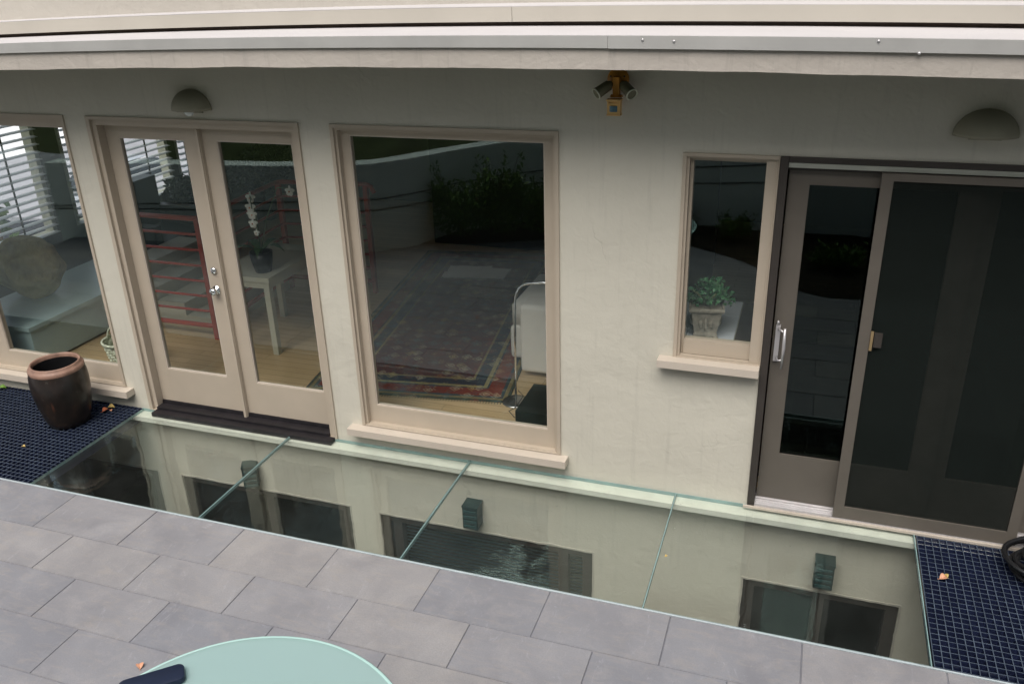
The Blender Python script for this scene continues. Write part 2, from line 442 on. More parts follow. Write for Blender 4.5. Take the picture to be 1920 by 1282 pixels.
PX0, PX1 = -7.0, 6.0
ROWS = [-1.110]
yy = -1.465
while yy > -5.35: ROWS.append(yy); yy -= .313
ROWS.append(-5.35)
b = MB(); vals = []
g = .0012
for i in range(len(ROWS)-1):
    ya, yb = ROWS[i], ROWS[i+1]
    off = .088 if i % 2 == 0 else .405
    k = math.floor((PX0-off)/.6365)
    while off+k*.6365 < PX1:
        x0 = max(PX0, off+k*.6365); x1 = min(PX1, off+(k+1)*.6365); k += 1
        if x1-x0 < .05: continue
        c = .003; val = rnd.random(); dz = rnd.uniform(-.0012, .0012)
        o_ = [(x0+g, ya-g), (x1-g, ya-g), (x1-g, yb+g), (x0+g, yb+g)]
        n_ = [(x0+g+c, ya-g-c), (x1-g-c, ya-g-c), (x1-g-c, yb+g+c), (x0+g+c, yb+g+c)]
        vo = [b.bm.verts.new((p[0], p[1], -.007)) for p in o_]
        vi = [b.bm.verts.new((p[0], p[1], dz)) for p in n_]
        b.bm.faces.new(vi); vals.append(val)
        for q in range(4):
            b.bm.faces.new((vo[q], vo[(q+1)%4], vi[(q+1)%4], vi[q])); vals.append(val*.85)
o = b.done('patio', M_tile); setv(o, 'tilev', vals); tag(o, kind='structure')
b = MB(); b.box(PX0, PX1, -5.35, -1.118, -.25, -.006)
tag(b.done('patio_bed', M_joint), kind='structure')

# the planting bed with a curved edge
edge = [(-7.0,-4.4),(-4.0,-4.4),(-2.75,-4.15),(-2.19,-4.27),(-1.6,-4.52),(-1.1,-4.76),(-.3,-4.93),(.55,-4.88),(.94,-4.66),(1.3,-4.38),(1.6,-3.95),(1.8,-3.7),(2.07,-3.57),(2.6,-3.62),(4,-3.5),(6,-3.4)]
from mathutils import noise as mnoise
b = MB(); NN = 60; MMM = 14
def edge_y(x):
    for (a, ya), (c, yc) in zip(edge, edge[1:]):
        if a <= x <= c: return ya+(yc-ya)*(x-a)/(c-a)
    return -3.8
grid = []
for i in range(NN*2+1):
    x = -7+13*i/(NN*2); col = []
    for j in range(MMM+1):
        f = j/MMM; y = edge_y(x)*(1-f)+(-5.36)*f
        z = .003+.10*f**.6*(1 if j else 0)+(.03*mnoise.noise(Vector((x*4, y*4, 0))) if j else 0)
        col.append(b.bm.verts.new((x, y, max(z, .003))))
    grid.append(col)
for i in range(NN*2):
    for j in range(MMM):
        b.bm.faces.new((grid[i][j], grid[i+1][j], grid[i+1][j+1], grid[i][j+1]))
tag(b.done('planting_bed', M_soil, smooth=True), kind='structure')

# light well under the glass and the gratings
b = MB()
b.quad([(-6.5,0,-2.7),(6,0,-2.7),(6,-1.13,-2.7),(-6.5,-1.13,-2.7)])
tag(b.done('light_well_floor', simple('well_floor', (.28,.27,.24), .8)), kind='structure')
b = MB()
b.box(-6.5, 6, -1.25, -1.118, -2.7, -.255)
b.quad([(-6.5,0,-2.7),(-6.5,-1.13,-2.7),(-6.5,-1.13,-.03),(-6.5,0,-.03)])
b.quad([(6,0,-2.7),(6,-1.13,-2.7),(6,-1.13,-.03),(6,0,-.03)])
o = b.done('light_well_wall', stucco('well_stucco', (.52,.50,.43), .4))
tag(o, 'pale rendered side wall of the light well below the patio edge', 'retaining wall')

# ------------------------------------------------------------------ house
house = thing('house', 'greige stucco house with tan framed windows and a deep eave over the glass floor', 'house', (0,0,0))

def wall_with_holes(name, x0, x1, z0, z1, holes, th, mat, parent, y=0):
    xs = sorted({x0, x1, *[h[0] for h in holes], *[h[1] for h in holes]})
    zs = sorted({z0, z1, *[h[2] for h in holes], *[h[3] for h in holes]})
    def sub(a):
        r = []
        for p, q in zip(a, a[1:]):
            n = max(1, int((q-p)/.5)); r += [p+(q-p)*i/n for i in range(n)]
        return r+[a[-1]]
    xs, zs = sub(xs), sub(zs)
    bm = bmesh.new(); V = {}
    def v(i, j, k):
        if (i,j,k) not in V: V[(i,j,k)] = bm.verts.new((xs[i], y+(th if k else 0), zs[j]))
        return V[(i,j,k)]
    def solid(i, j):
        if i < 0 or j < 0 or i >= len(xs)-1 or j >= len(zs)-1: return False
        cx, cz = (xs[i]+xs[i+1])/2, (zs[j]+zs[j+1])/2
        return not any(h[0] < cx < h[1] and h[2] < cz < h[3] for h in holes)
    for i in range(len(xs)-1):
        for j in range(len(zs)-1):
            if not solid(i, j): continue
            bm.faces.new((v(i,j,0), v(i+1,j,0), v(i+1,j+1,0), v(i,j+1,0)))
            bm.faces.new((v(i,j,1), v(i,j+1,1), v(i+1,j+1,1), v(i+1,j,1)))
            if not solid(i-1, j): bm.faces.new((v(i,j,0), v(i,j+1,0), v(i,j+1,1), v(i,j,1)))
            if not solid(i+1, j): bm.faces.new((v(i+1,j,0), v(i+1,j,1), v(i+1,j+1,1), v(i+1,j+1,0)))
            if not solid(i, j-1): bm.faces.new((v(i,j,0), v(i,j,1), v(i+1,j,1), v(i+1,j,0)))
            if not solid(i, j+1): bm.faces.new((v(i,j+1,0), v(i+1,j+1,0), v(i+1,j+1,1), v(i,j+1,1)))
    bmesh.ops.recalc_face_normals(bm, faces=bm.faces)
    return mesh_obj(name, bm, mat, parent)

H_left = (-4.40, -2.99, .165, 2.20)
H_fr = (-2.80, -1.176, .0, 2.20)
H_pic = (-.96, .465, .15, 2.20)
H_sm = (1.148, 1.634, .93, 2.115)
H_sl = (1.640, 4.60, .0, 2.113)
B_h = [(-4.6,-2.877,-1.9,-.575),(-2.64,-1.148,-1.9,-.575),(-.905,.68,-1.9,-.590),(1.66,2.578,-1.9,-.565)]
# one wall surface from the well floor to the soffit; the small window meets the sliding door frame
wall_with_holes('wall', -6.5, 6.0, -2.7, 2.62, [H_left,H_fr,H_pic,(1.148,1.640,.93,2.113),H_sl]+B_h, .16, M_wall, house)

def bow(x): return -.0042*(x-.2)**2
def jag_box(x0, x1, y0, y1, z0, z1, n, amp, seed, mat, name, parent, bowf=bow):
    """board whose lower front edge is uneven"""
    b = MB(); r = random.Random(seed); rg = []
    for i in range(n+1):
        x = x0+(x1-x0)*i/n; q = bowf(x); a = amp*mnoise.noise(Vector((x*3, seed, 0)))+amp*.35*mnoise.noise(Vector((x*17, seed, 3)))
        a2 = amp*.5*mnoise.noise(Vector((x*5, seed, 7)))
        rg.append([b.bm.verts.new(p) for p in ((x,y0+a2,z0+q+a),(x,y1,z0+q+a*.3),(x,y1,z1+q),(x,y0+a2*.6,z1+q))])
    for i in range(n):
        for k in range(4): b.bm.faces.new((rg[i][k], rg[i+1][k], rg[i+1][(k+1)%4], rg[i][(k+1)%4]))
    b.bm.faces.new(rg[0]); b.bm.faces.new(rg[-1][::-1])
    return b.done(name, mat, parent)
jag_box(-6.5, 6.0, -.552, -.50, 2.592, 2.690, 260, .0045, 3, M_fascia, 'eave', house)
b = MB(); b.box(-6.5, 6.0, -.4995, -.003, 2.606, 2.690, zf=bow, cuts=60); b.done('soffit', simple('soffit_shade_tone', (.06,.06,.04), .8), house)  # unseen underside, coloured dark to deepen the shade on the wall below
b = MB(); b.box(-6.5, .86, -.566, -.5545, 2.687, 2.741, zf=bow, cuts=40); b.box(.862, 6.0, -.5685, -.5545, 2.686, 2.7412, zf=bow, cuts=30)
fl = b.done('flashing', M_flash, house)
for i, (x, z) in enumerate([(1.16,2.735),(2.0,2.745),(2.16,2.70),(2.83,2.75),(3.1,2.71),(1.02,2.74)]):
    b = MB(); b.blob((x, -.570, z-.016+bow(x)), (.0065,.004,.0065), sub=2); b.done('screw', M_alu, fl)
b = MB(); b.box(-6.5, 6.0, -.5545, .06, 2.693, 2.742, zf=bow, cuts=60); b.done('roof_cap', M_white, house)
b = MB(); b.box(-6.5, 6.0, .06, .10, 2.60, 2.835, zf=bow, cuts=40); b.done('shadow_gap_backing', simple('gap_board', (.10,.075,.06), .7), house)
b = MB(); b.box(-6.5, .21, .0, .058, 2.764, 2.838, zf=bow, cuts=40); b.box(.2125, 6.0, .0, .058, 2.764, 2.8385, zf=bow, cuts=40); b.done('trim_board', M_board, house)
b = MB(); b.box(-6.5, 6.0, .0, .33, 2.8388, 2.842, zf=bow, cuts=40); b.done('trim_cap', M_white, house)
b = MB(); b.box(-6.5, 6.0, .33, .36, 2.62, 4.4); b.done('upper_wall', stucco('upper_stucco', (.47,.44,.39), .3), house)
b = MB(); b.box(-6.5, 6.0, -.10, -.0025, -.060, -.0235, bev=.004); b.done('ledge', M_ledge, house)
b = MB(); b.box(-2.88, 2.60, -.0115, -.0025, -.0225, -.004); b.done('ledge_seal', M_edge, house)

# ---- generic framed window
def frame_ring(b, x0, x1, z0, z1, wl, wr, wb, wt, y0, y1, bev=.002, mi=0):
    b.box(x0, x0+wl, y0, y1, z0, z1, mi, bev)
    b.box(x1-wr, x1, y0, y1, z0, z1, mi, bev)
    b.box(x0+wl, x1-wr, y0+.0004, y1-.0004, z0, z0+wb, mi, bev)
    b.box(x0+wl, x1-wr, y0+.0004, y1-.0004, z1-wt, z1, mi, bev)
def pane(x0, x1, z0, z1, y, mat, parent, name='pane'):
    b = MB(); b.box(x0-.006, x1+.006, y, y+.006, z0-.006, z1+.006); return b.done(name, mat, parent)
def window(h, px, mat, gmat, sill=None, label=None, recess=.045):
    x0, x1, z0, z1 = h; a0, a1, c0, c1 = px
    b = MB()
    # stepped outer casing, then the sash
    frame_ring(b, x0, x1, z0, z1, .022, .022, .004, .022, -.012, .150)
    frame_ring(b, x0+.022, x1-.022, z0+.004, z1-.022, .016, .016, .004, .016, .006, .150)
    i0, i1, j0, j1 = x0+.038, x1-.038, z0+.008, z1-.038
    frame_ring(b, i0, i1, j0, j1, a0-i0, i1-a1, c0-j0, j1-c1, recess, recess+.05, .003)
    wf = b.done('window', mat, house)
    if label: wf['label'] = label
    b = MB(); frame_ring(b, a0-.001, a1+.001, c0-.001, c1+.001, .007, .007, .009, .007, recess+.004, recess+.016, .0015)
    b.done('glazing_bead', M_sillp, wf)
    pane(a0, a1, c0, c1, recess+.018, gmat, wf)
    if sill:
        s0, s1, zt, zb = sill
        b = MB()
        b.box(s0, s1, -.085, -.0025, zb, zt, bev=.004); b.done('sill', M_sillp, wf)
    return wf
window(H_left, (-4.17, -3.055, .305, 2.11), M_trim, G_win, (-4.6, -2.925, .160, .108), 'left window')
window(H_pic, (-.866, .366, .287, 2.128), M_trim, G_win, (-1.045, .515, .145, .095), 'large picture window')
def small_window():
    h = H_sm
    b = MB()
    frame_ring(b, h[0], 1.640, .93, 2.1125, .020, .005, .004, .018, -.012, .150)
    frame_ring(b, h[0]+.020, 1.634, .935, 2.094, .015, .012, .004, .012, .004, .150)
    b.box(1.575, 1.6215, .004, .12, .940, 2.081, bev=.003)
    b.box(1.184, 1.200, .045, .095, .942, 2.081, bev=.002)
    b.box(1.2005, 1.5745, .032, .095, .942, 1.028, bev=.004)
    b.box(1.2005, 1.5745, .045, .095, 2.064, 2.081, bev=.002)
    wf = b.done('window', M_trim, house); wf['label'] = 'small narrow window'
    pane(1.200, 1.575, 1.028, 2.065, .066, G_win, wf)
    b = MB(); b.box(1.068, 1.6375, -.085, -.0025, .885, .930, bev=.004); b.done('sill', M_sillp, wf)
small_window()

# ---- french doors
b = MB()
frame_ring(b, -2.80, -1.176, 0.0, 2.20, .030, .030, .004, .022, -.014, .150)
b.box(-2.770, -2.735, .006, .150, .004, 2.178, bev=.003); b.box(-1.241, -1.206, .006, .150, .004, 2.178, bev=.003)
b.box(-2.735, -1.241, .0064, .1496, 2.140, 2.178, bev=.003)
df = b.done('door_frame', M_trim, house)
b = MB()
b.box(-2.735, -1.195, -.075, -.013, -.018, .012, bev=.004); b.box(-2.732, -1.243, -.0125, .058, -.018, .030, bev=.004); b.box(-2.733, -1.242, .0585, .148, -.018, .046)
b.done('threshold', M_thresh, df)
def leaf(x0, x1, a0, a1, c0, c1):
    b = MB()
    b.box(x0, a0, .070, .112, .058, 2.138, bev=.003); b.box(a1, x1, .070, .112, .058, 2.138, bev=.003)
    b.box(a0, a1, .0704, .1116, .058, c0, bev=.003); b.box(a0, a1, .0704, .1116, c1, 2.138, bev=.003)
    d = b.done('door', M_trim, house)
    b = MB(); frame_ring(b, a0-.001, a1+.001, c0-.001, c1+.001, .008, .008, .010, .008, .0725, .088, .0015); b.done('glazing_bead', M_sillp, d)
    pane(a0, a1, c0, c1, .089, G_win, d)
    b = MB(); b.box(x0+.003, x1-.003, .060, .1095, .0465, .0575); b.done('sweep', M_thresh, d)
    return d
d1 = leaf(-2.733, -1.985, -2.630, -2.098, .325, 2.052); d1['label'] = 'left leaf of the french doors'
d2 = leaf(-1.955, -1.243, -1.850, -1.288, .310, 2.056); d2['label'] = 'right leaf of the french doors'
b = MB(); b.box(-1.9845, -1.9555, .045, .112, .030, 2.138, bev=.004); b.box(-1.980, -1.960, .036, .0448, .030, 2.138, bev=.003)
b.done('astragal', M_trim, d1)
def knob(z, x, r, parent, name):
    b = MB()
    pf = [(0,-.062),(r*.55,-.060),(r*.95,-.052),(r,-.042),(r*.8,-.030),(r*.35,-.024),(r*.3,-.010),(r*1.15,-.008),(r*1.2,0)]
    b.lathe([(p, q) for p, q in pf], 24, (x, .0695, z), axis='y'); b.done(name, M_chrome, parent)
knob(1.015, -2.050, .027, d1, 'knob')
b = MB(); b.lathe([(0,-.018),(.017,-.017),(.024,-.010),(.027,0)], 24, (-2.045, .0695, 1.158), axis='y'); b.box(-2.0475, -2.0425, .040, .052, 1.145, 1.171); b.done('deadbolt', M_chrome, d1)

# ---- sliding door with screen
b = MB()
b.box(1.6425, 1.682, -.020, .150, .002, 2.113, bev=.002); b.box(1.683, 4.597, -.012, .150, 2.085, 2.113, bev=.002)
b.box(4.55, 4.597, -.0195, .1495, .002, 2.084); b.box(1.6825, 4.5495, .02, .149, 2.040, 2.0845)
sf = b.done('sliding_door_frame', M_darkb, house)
b = MB(); b.box(1.684, 4.549, -.010, .018, 2.058, 2.082, bev=.003); b.done('head_flashing', simple('head_strip', (.36,.37,.32), .5), sf)
b = MB(); b.box(1.684, 4.549, .0, .149, .002, .032); b.box(1.684, 4.549, -.032, -.0015, .002, .020); 
for q in (.012, .040, .068): b.box(1.684, 4.549, q, q+.004, .032, .038)
b.done('door_track', M_alu, sf)
b = MB(); b.box(1.62, 4.60, -.045, -.033, -.002, .014); b.done('track_lip', M_sillp, sf)
def sleaf(x0, x1, a0, a1, c0, c1, y0, y1, gm, label):
    b = MB()
    b.box(x0, a0, y0, y1, .034, 2.036, bev=.003); b.box(a1, x1, y0, y1, .034, 2.036, bev=.003)
    b.box(a0, a1, y0+.0004, y1-.0004, .034, c0, bev=.003); b.box(a0, a1, y0+.0004, y1-.0004, c1, 2.036, bev=.003)
    d = b.done('door', M_bronze, house); d['label'] = label
    b = MB(); frame_ring(b, a0-.001, a1+.001, c0-.001, c1+.001, .006, .006, .010, .006, y0+.002, y0+.016, .0015); b.done('glazing_bead', M_bronze, d)
    pane(a0, a1, c0, c1, (y0+y1)/2, gm, d); return d
sd1 = sleaf(1.690, 2.620, 1.790, 2.500, .340, 1.965, .045, .088, G_slid, 'left leaf of the brown sliding door')
sd2 = sleaf(2.560, 3.560, 2.690, 3.430, .300, 1.965, .095, .138, G_slid, 'right leaf of the brown sliding door')
sleaf(3.565, 4.545, 3.68, 4.43, .300, 1.965, .045, .088, G_slid, 'far right leaf of the brown sliding door')
b = MB()
b.box(1.703, 1.728, .028, .0445, .955, 1.175, bev=.006); b.tube([(1.716,.036,1.150),(1.730,-.008,1.160),(1.752,-.018,1.150)], .006, 8)
b.tube([(1.716,.036,.985),(1.730,-.008,.975),(1.752,-.018,.985)], .006, 8)
b.tube([(1.752,-.018,1.175),(1.755,-.022,1.06),(1.752,-.016,.930)], [.007,.010,.006], 10); b.blob((1.712,.030,1.190),(.009,.010,.012),sub=2)
b.done('handle', M_alu, sd1)
b = MB()
b.box(2.128, 2.185, -.028, -.005, .022, 2.052, bev=.003); b.box(3.030, 3.082, -.028, -.005, .022, 2.052, bev=.003)
b.box(2.185, 3.030, -.0276, -.0054, .022, .100, bev=.003); b.box(2.185, 3.030, -.0276, -.0054, 2.015, 2.052, bev=.003)
sc = b.done('screen_door', M_bronze, house)
b = MB(); b.quad([(2.184,-.017,.099),(3.031,-.017,.099),(3.031,-.017,2.016),(2.184,-.017,2.016)]); b.done('screen', M_screen, sc, recalc=False)
b = MB(); b.box(2.186, 2.200, -.040, -.0285, 1.105, 1.215, bev=.003); b.done('pull', simple('brass_pull', (.45,.33,.18), .35, .6), sc)
b = MB(); b.box(2.205, 2.245, -.036, -.018, 1.125, 1.205, bev=.004); b.done('latch', M_darkb, sc)

# ---- basement windows: edges with the glass ripple put into their shape, dark frames
def base_window(h, idx, mull=(), blind=False, label=None):
    x0, x1, z0, z1 = h
    r = random.Random(40+idx)
    b = MB()
    # bead shaped to imitate edges wavering through the rippled glass floor
    def ragged(p0, p1, w_, vert):
        n = 60; rg = []
        for i in range(n+1):
            f = i/n; a = .006*mnoise.noise(Vector((f*14+idx*9, 1.3 if vert else 4.2, idx)))+.004*mnoise.noise(Vector((f*40, idx, 2)))
            x = p0[0]+(p1[0]-p0[0])*f; z = p0[1]+(p1[1]-p0[1])*f
            if vert: q = [(x+a, -.004, z), (x+a+w_, -.004, z)]
            else: q = [(x, -.004, z+a), (x, -.004, z+a+w_)]
            rg.append([b.bm.verts.new(q[0]), b.bm.verts.new(q[1]), b.bm.verts.new((q[1][0], .03, q[1][2])), b.bm.verts.new((q[0][0], .03, q[0][2]))])
        for i in range(n):
            for k in range(4): b.bm.faces.new((rg[i][k], rg[i+1][k], rg[i+1][(k+1)%4], rg[i][(k+1)%4]))
    ragged((x0-.01, z1+.004), (x1+.01, z1+.004), .012, False)
    ragged((x0-.008, z1), (x0-.008, z0), .010, True)
    ragged((x1+.0, z1), (x1+.0, z0), .010, True)
    bead = b
    b = MB()
    frame_ring(b, x0+.002, x1-.002, z0, z1-.002, .070, .070, .06, .045, .012, .090, .004)
    for m in mull: b.box(m-.035, m+.035, .020, .088, z0+.061, z1-.048, bev=.003)
    wf = b.done('window', M_darkb, house); wf['label'] = label
    bead.done('rippled_bead', M_board, wf)
    pane(x0+.07, x1-.07, z0+.06, z1-.047, .060, G_win if blind else G_base, wf)
    if blind:
        b = MB(); z = z1-.06
        while z > z0+.06:
            b.quad([(x0+.075,.115,z),(x1-.075,.115,z),(x1-.075,.135,z-.028),(x0+.075,.135,z-.028)]); z -= .030
        b.done('blind', simple('blind_sky_reflection', (.30,.42,.55), .6), wf)  # blind slats coloured blue to carry the sky reflection in this window
    return wf
base_window(B_h[0], 0, (-3.75,), label='leftmost basement window')
base_window(B_h[1], 1, (-1.86,), label='basement window under the french doors')
base_window(B_h[2], 2, (-.78, .47), True, label='basement window under the picture window')
base_window(B_h[3], 3, (2.12,), label='basement window under the sliding door')
b = MB(); b.box(-6.5, 6, .22, .26, -2.7, -.10); b.done('basement_room_backing', simple('basement_dark', (.02,.022,.02), .9), house)

# ---- rooms
b = MB(); b.box(-5.52, 4.6, .162, 6.0, -.05, .05); tag(b.done('floor', M_oak), kind='structure')
b = MB()
b.box(-5.6, 4.7, 6.0, 6.1, -.05, 2.59); b.box(4.6, 4.7, .165, 5.995, -.05, 2.59)
b.box(.93, 1.03, .165, 3.2, .05, 2.548); b.done('interior_wall', M_intw, house)
b = MB(); b.box(-2.30, .929, 4.30, 4.38, .05, 2.548); b.done('interior_wall', simple('added_dark_backdrop', (.03,.034,.028), .8), house)  # dark partition added so reflections in the picture window stand out
b = MB(); b.box(-5.6, 4.7, .165, 6.1, 2.55, 2.59); b.done('ceiling', M_ceil, house)
# side wall with three openings for the blinds (plane x = -5.5)
def side_wall():
    holes = [(.35, 2.00, .62, 2.15), (2.26, 3.84, .62, 2.15), (3.96, 4.46, .62, 2.15)]
    ys = sorted({.165, 5.995, *[h[0] for h in holes], *[h[1] for h in holes]}); zs = [-.05, .62, 2.15, 2.59]
    b = MB()
    for i in range(len(ys)-1):
        for j in range(3):
            c = ((ys[i]+ys[i+1])/2, (zs[j]+zs[j+1])/2)
            if any(h[0] < c[0] < h[1] and h[2] < c[1] < h[3] for h in holes): continue
            b.box(-5.62, -5.5, ys[i], ys[i+1], zs[j], zs[j+1])
    bmesh.ops.remove_doubles(b.bm, verts=b.bm.verts, dist=1e-5)
    b.done('interior_wall', M_intw, house)
    for h in holes:
        b = MB()
        i0 = len(b.bm.verts)
        b.box(-5.61, -5.50, h[0]+.001, h[0]+.05, .621, 2.149); b.box(-5.61, -5.50, h[1]-.05, h[1]-.001, .621, 2.149)
        b.box(-5.6095, -5.5005, h[0]+.05, h[1]-.05, .621, .65); b.box(-5.6095, -5.5005, h[0]+.05, h[1]-.05, 2.12, 2.149)
        wf = b.done('window', simple('reveal_paint', (.42,.43,.34), .6), house); wf['label'] = 'street side window behind the slatted blinds'
    return holes
side_holes = side_wall()
lb = ['white slatted blind seen through the left window', 'white slatted blind behind the top of the left french door', 'white slatted blind nearest the back of the room, mostly hidden by the door stile']
for n, h in enumerate(side_holes):
    bl = thing('window_blind', lb[n], 'blind', (-5.47, (h[0]+h[1])/2, .62), group='slatted blinds on the street side')
    b = MB(); z = .03; w2 = (h[1]-h[0])/2-.015
    while z < 1.45:
        b.bm.verts.ensure_lookup_table()
        b.quad([(-.030,-w2,z+.006),(-.030,w2,z+.006),(.030,w2,z-.006),(.030,-w2,z-.006)])
        b.quad([(-.030,-w2,z+.009),(-.030,w2,z+.009),(.030,w2,z-.003),(.030,-w2,z-.003)]); z += .074
    b.done('slats', M_slat, bl)
    b = MB(); b.box(-.03, .03, -w2, w2, 1.47, 1.52); b.done('head_rail', M_slat, bl)
    for q in (-w2*.45, w2*.5):
        b = MB(); b.box(-.004, .004, q-.009, q+.009, .0, 1.469); b.done('ladder_tape', M_darkb, bl)

# ------------------------------------------------------------------ glass floor and gratings
gx = [-2.862, -1.525, -.162, 1.217, 2.577]
gl = ['leftmost glass floor panel beside the left grating', 'glass floor panel in front of the right french door, second from the left', 'glass floor panel below the large picture window, third from the left', 'rightmost glass floor panel beside the right grating']
for i in range(4):
    r = thing('glass_panel', gl[i], 'glass panel', (gx[i], 0, 0), group='glass panels over the light well')
    W = gx[i+1]-gx[i]-.009
    b = MB(); b.box(0, W, -1.098, -.013, -.020, 0.001)
    for f in b.bm.faces: f.material_index = 0 if abs(f.normal.z) > .5 else 1
    b.bm.normal_update()
    for f in b.bm.faces: f.material_index = 0 if abs(f.normal.z) > .5 else 1
    b.done('sheet', [G_floor, M_edge], r)
    b = MB(); b.box(W+.002, W+.007, -1.098, -.013, -.012, -.001); b.done('joint_seal', M_edge, r)
b = MB(); b.box(-6.5, 6, -1.1095, -1.0995, -.06, .0005); b.box(-6.5, 6, -1.0993, -1.07, -.06, -.0215)
tag(b.done('edge_trim', simple('edge_metal', (.46,.52,.54), .5, .1)), 'long pale metal edge strip between the glass floor and the paving', 'edge strip')
def grating(x0, x1, label):
    r = thing('grating', label, 'grating', ((x0+x1)/2, -.55, 0), group='dark gratings at both ends of the glass floor')
    b = MB(); cx, cy = (x0+x1)/2, -.55; P = .0385
    ya, yb = -1.095, -.008
    def bar(ax0, ax1, ay0, ay1, zt):
        b.box(ax0-cx, ax1-cx, ay0-cy, ay1-cy, -.032, zt)
        b.bm.faces.ensure_lookup_table()
    x = x0
    while x < x1: bar(x, x+.0042, ya, yb, .0); x += P
    y = ya
    while y < yb: bar(x0+.0043, x1, y, y+.0042, -.0008); y += P
    b.bm.normal_update()
    bmesh.ops.recalc_face_normals(b.bm, faces=b.bm.faces)
    for f in b.bm.faces:
        if f.normal.z > .7 and f.calc_center_median().z > -.01: f.material_index = 1
    b.done('grid', [M_grate, M_gtop], r, recalc=False)
    b = MB(); b.quad([(x0-cx, ya-cy, -.09),(x1-cx, ya-cy, -.09),(x1-cx, yb-cy, -.09),(x0-cx, yb-cy, -.09)])
    b.done('under_sheet', simple('under_sheet_'+('a' if x0<0 else 'b'), (.010,.012,.022), .5), r)  # near-black navy sheet just below the grid bars
grating(-6.4, -2.868, 'dark grid grating at the left, under the tall glazed urn')
grating(2.583, 5.9, 'dark grid grating at the right, by the screen door with a hose on it')

# ------------------------------------------------------------------ lanterns, wall lights
def lantern(x, z, label, tilt=0):
    r = thing('bulkhead_light', label, 'wall light', (x, -.004, z), (0, 0, tilt), 'dark green lights on the light well wall')
    b = MB(); b.box(-.050, .050, -.018, 0, -.085, .085, bev=.006)
    for k in range(5):
        zz = -.078+k*.039
        b.box(-.056, .056, -.100, -.0185, zz-.004, zz+.004, bev=.002)
    for q in (-.054, .048): b.box(q, q+.006, -.103, -.019, -.084, .084)
    b.box(-.054, .054, -.106, -.0995, -.0845, .0845)
    o = b.done('cage', M_lant, r)
    b = MB()
    for k in range(4):
        zz = -.0585+k*.039; b.box(-.044, .044, -.112, -.1065, zz-.011, zz+.006, bev=.003)
    b.done('louvre', M_lantg, r)
    b = MB(); b.box(-.040, .040, -.09, -.02, -.074, .074); b.done('lamp_glass', M_lantg, r)
    b = MB(); b.box(-.058, .058, -.108, -.0, .0855, .096, bev=.004); b.done('hood', M_lant, r)
    return r
lantern(-1.965, -.41, 'dark green louvred light seen through the glass under the french doors', .5)
lantern(-.150, -.405, 'dark green louvred light seen through the glass under the picture window')
lantern(2.125, -.365, 'dark green louvred light seen through the rightmost glass panel')

def dome(x, z, w_, label, bulb):
    r = thing('wall_light', label, 'wall light', (x, 0, z), group='domed lights under the eave')
    b = MB(); n = 12
    # quarter-dome shade, open below
    rings = []
    for i in range(n+1):
        t_ = (math.pi/2)*i/n
        ring = [b.bm.verts.new((w_*math.cos(t_)*math.cos(math.pi*k/28), -.002-w_*.80*math.cos(t_)*math.sin(math.pi*k/28), w_*.88*math.sin(t_))) for k in range(29)]
        rings.append(ring)
    for i in range(n):
        for k in range(28):
            f = b.bm.faces.new((rings[i][k], rings[i][k+1], rings[i+1][k+1], rings[i+1][k])); f.smooth = True
    o = b.done('shade', M_dome, r)
    md = o.modifiers.new('thickness', 'SOLIDIFY'); md.thickness = .004
    b = MB(); b.box(-w_*.5, w_*.5, -.012, -.0005, -.02, w_*.4); b.done('back_plate', M_dome, r)
    if bulb:
        b = MB(); b.blob((.01,-.060,-.004), (.030,.030,.030)); b.tube([(.01,-.060,.02),(.01,-.060,.06)], .014); b.done('bulb', M_bulb, r)
dome(-1.925, 2.262, .142, 'domed wall light with a white bulb, above the french doors', True)
dome(2.552, 2.245, .142, 'domed wall light above the brown sliding door', False)

sec = thing('security_light', 'orange twin socket security light with motion sensor under the eave', 'security light', (.79, 0, 2.45))
b = MB(); b.lathe([(.0,-.022),(.050,-.020),(.056,-.012),(.058,-.001)], 28, (0,0,.03), axis='y'); b.blob((.036,-.020,.045),(.005,.003,.005),sub=2,mi=1); b.blob((-.036,-.020,.045),(.005,.003,.005),sub=2,mi=1); b.done('base_plate', [M_orange, M_darkb], sec)
b = MB(); b.box(-.017, .017, -.055, -.0205, -.045, .045, bev=.006); b.box(-.030, .030, -.050, -.022, -.058, -.0455, bev=.005); b.done('arm', M_orange, sec)
for s in (-1, 1):
    b = MB()
    p0 = Vector((s*.028, -.035, .012)); p1 = Vector((s*.094, -.098, -.034)); dv = (p1-p0).normalized()
    b.tube([p0, p0+dv*.012, p0+dv*.02, p1-dv*.006, p1], [.015,.020,.027,.030,.030], 18, caps=False)
    b.tube([p1, p1-dv*.03, p1-dv*.055], [.027,.020,.016], 18, caps=True)
    lh = b.done('lamp_socket', M_spot, sec)
    b = MB(); a = dv.cross(Vector((0,0,1))).normalized(); c = dv.cross(a)
    b.tube([p1+(a*math.cos(2*math.pi*k/28)+c*math.sin(2*math.pi*k/28))*.0295 for k in range(28)], .0038, 8, closed=True); b.done('rim', M_ring, lh)
    b = MB(); q1 = p1-dv*.03
    b.tube([q1+(a*math.cos(2*math.pi*k/20)+c*math.sin(2*math.pi*k/20))*.013 for k in range(20)], .0018, 6, closed=True); b.done('contact_ring', M_ring, lh)
b = MB(); b.box(-.034, .034, -.105, -.055, -.135, -.068, bev=.005); b.box(-.038, .038, -.112, -.05, -.0675, -.0600, bev=.002); b.box(-.026,.026,-.112,-.1055,-.085,-.078,bev=.002)
b.box(-.036, .036, -.109, -.053, -.142, -.1353, bev=.002)
ms = b.done('motion_sensor', M_yel, sec)
b = MB(); b.lathe([(.0,-.1),(0,-.1)],8) if False else None
b = MB()
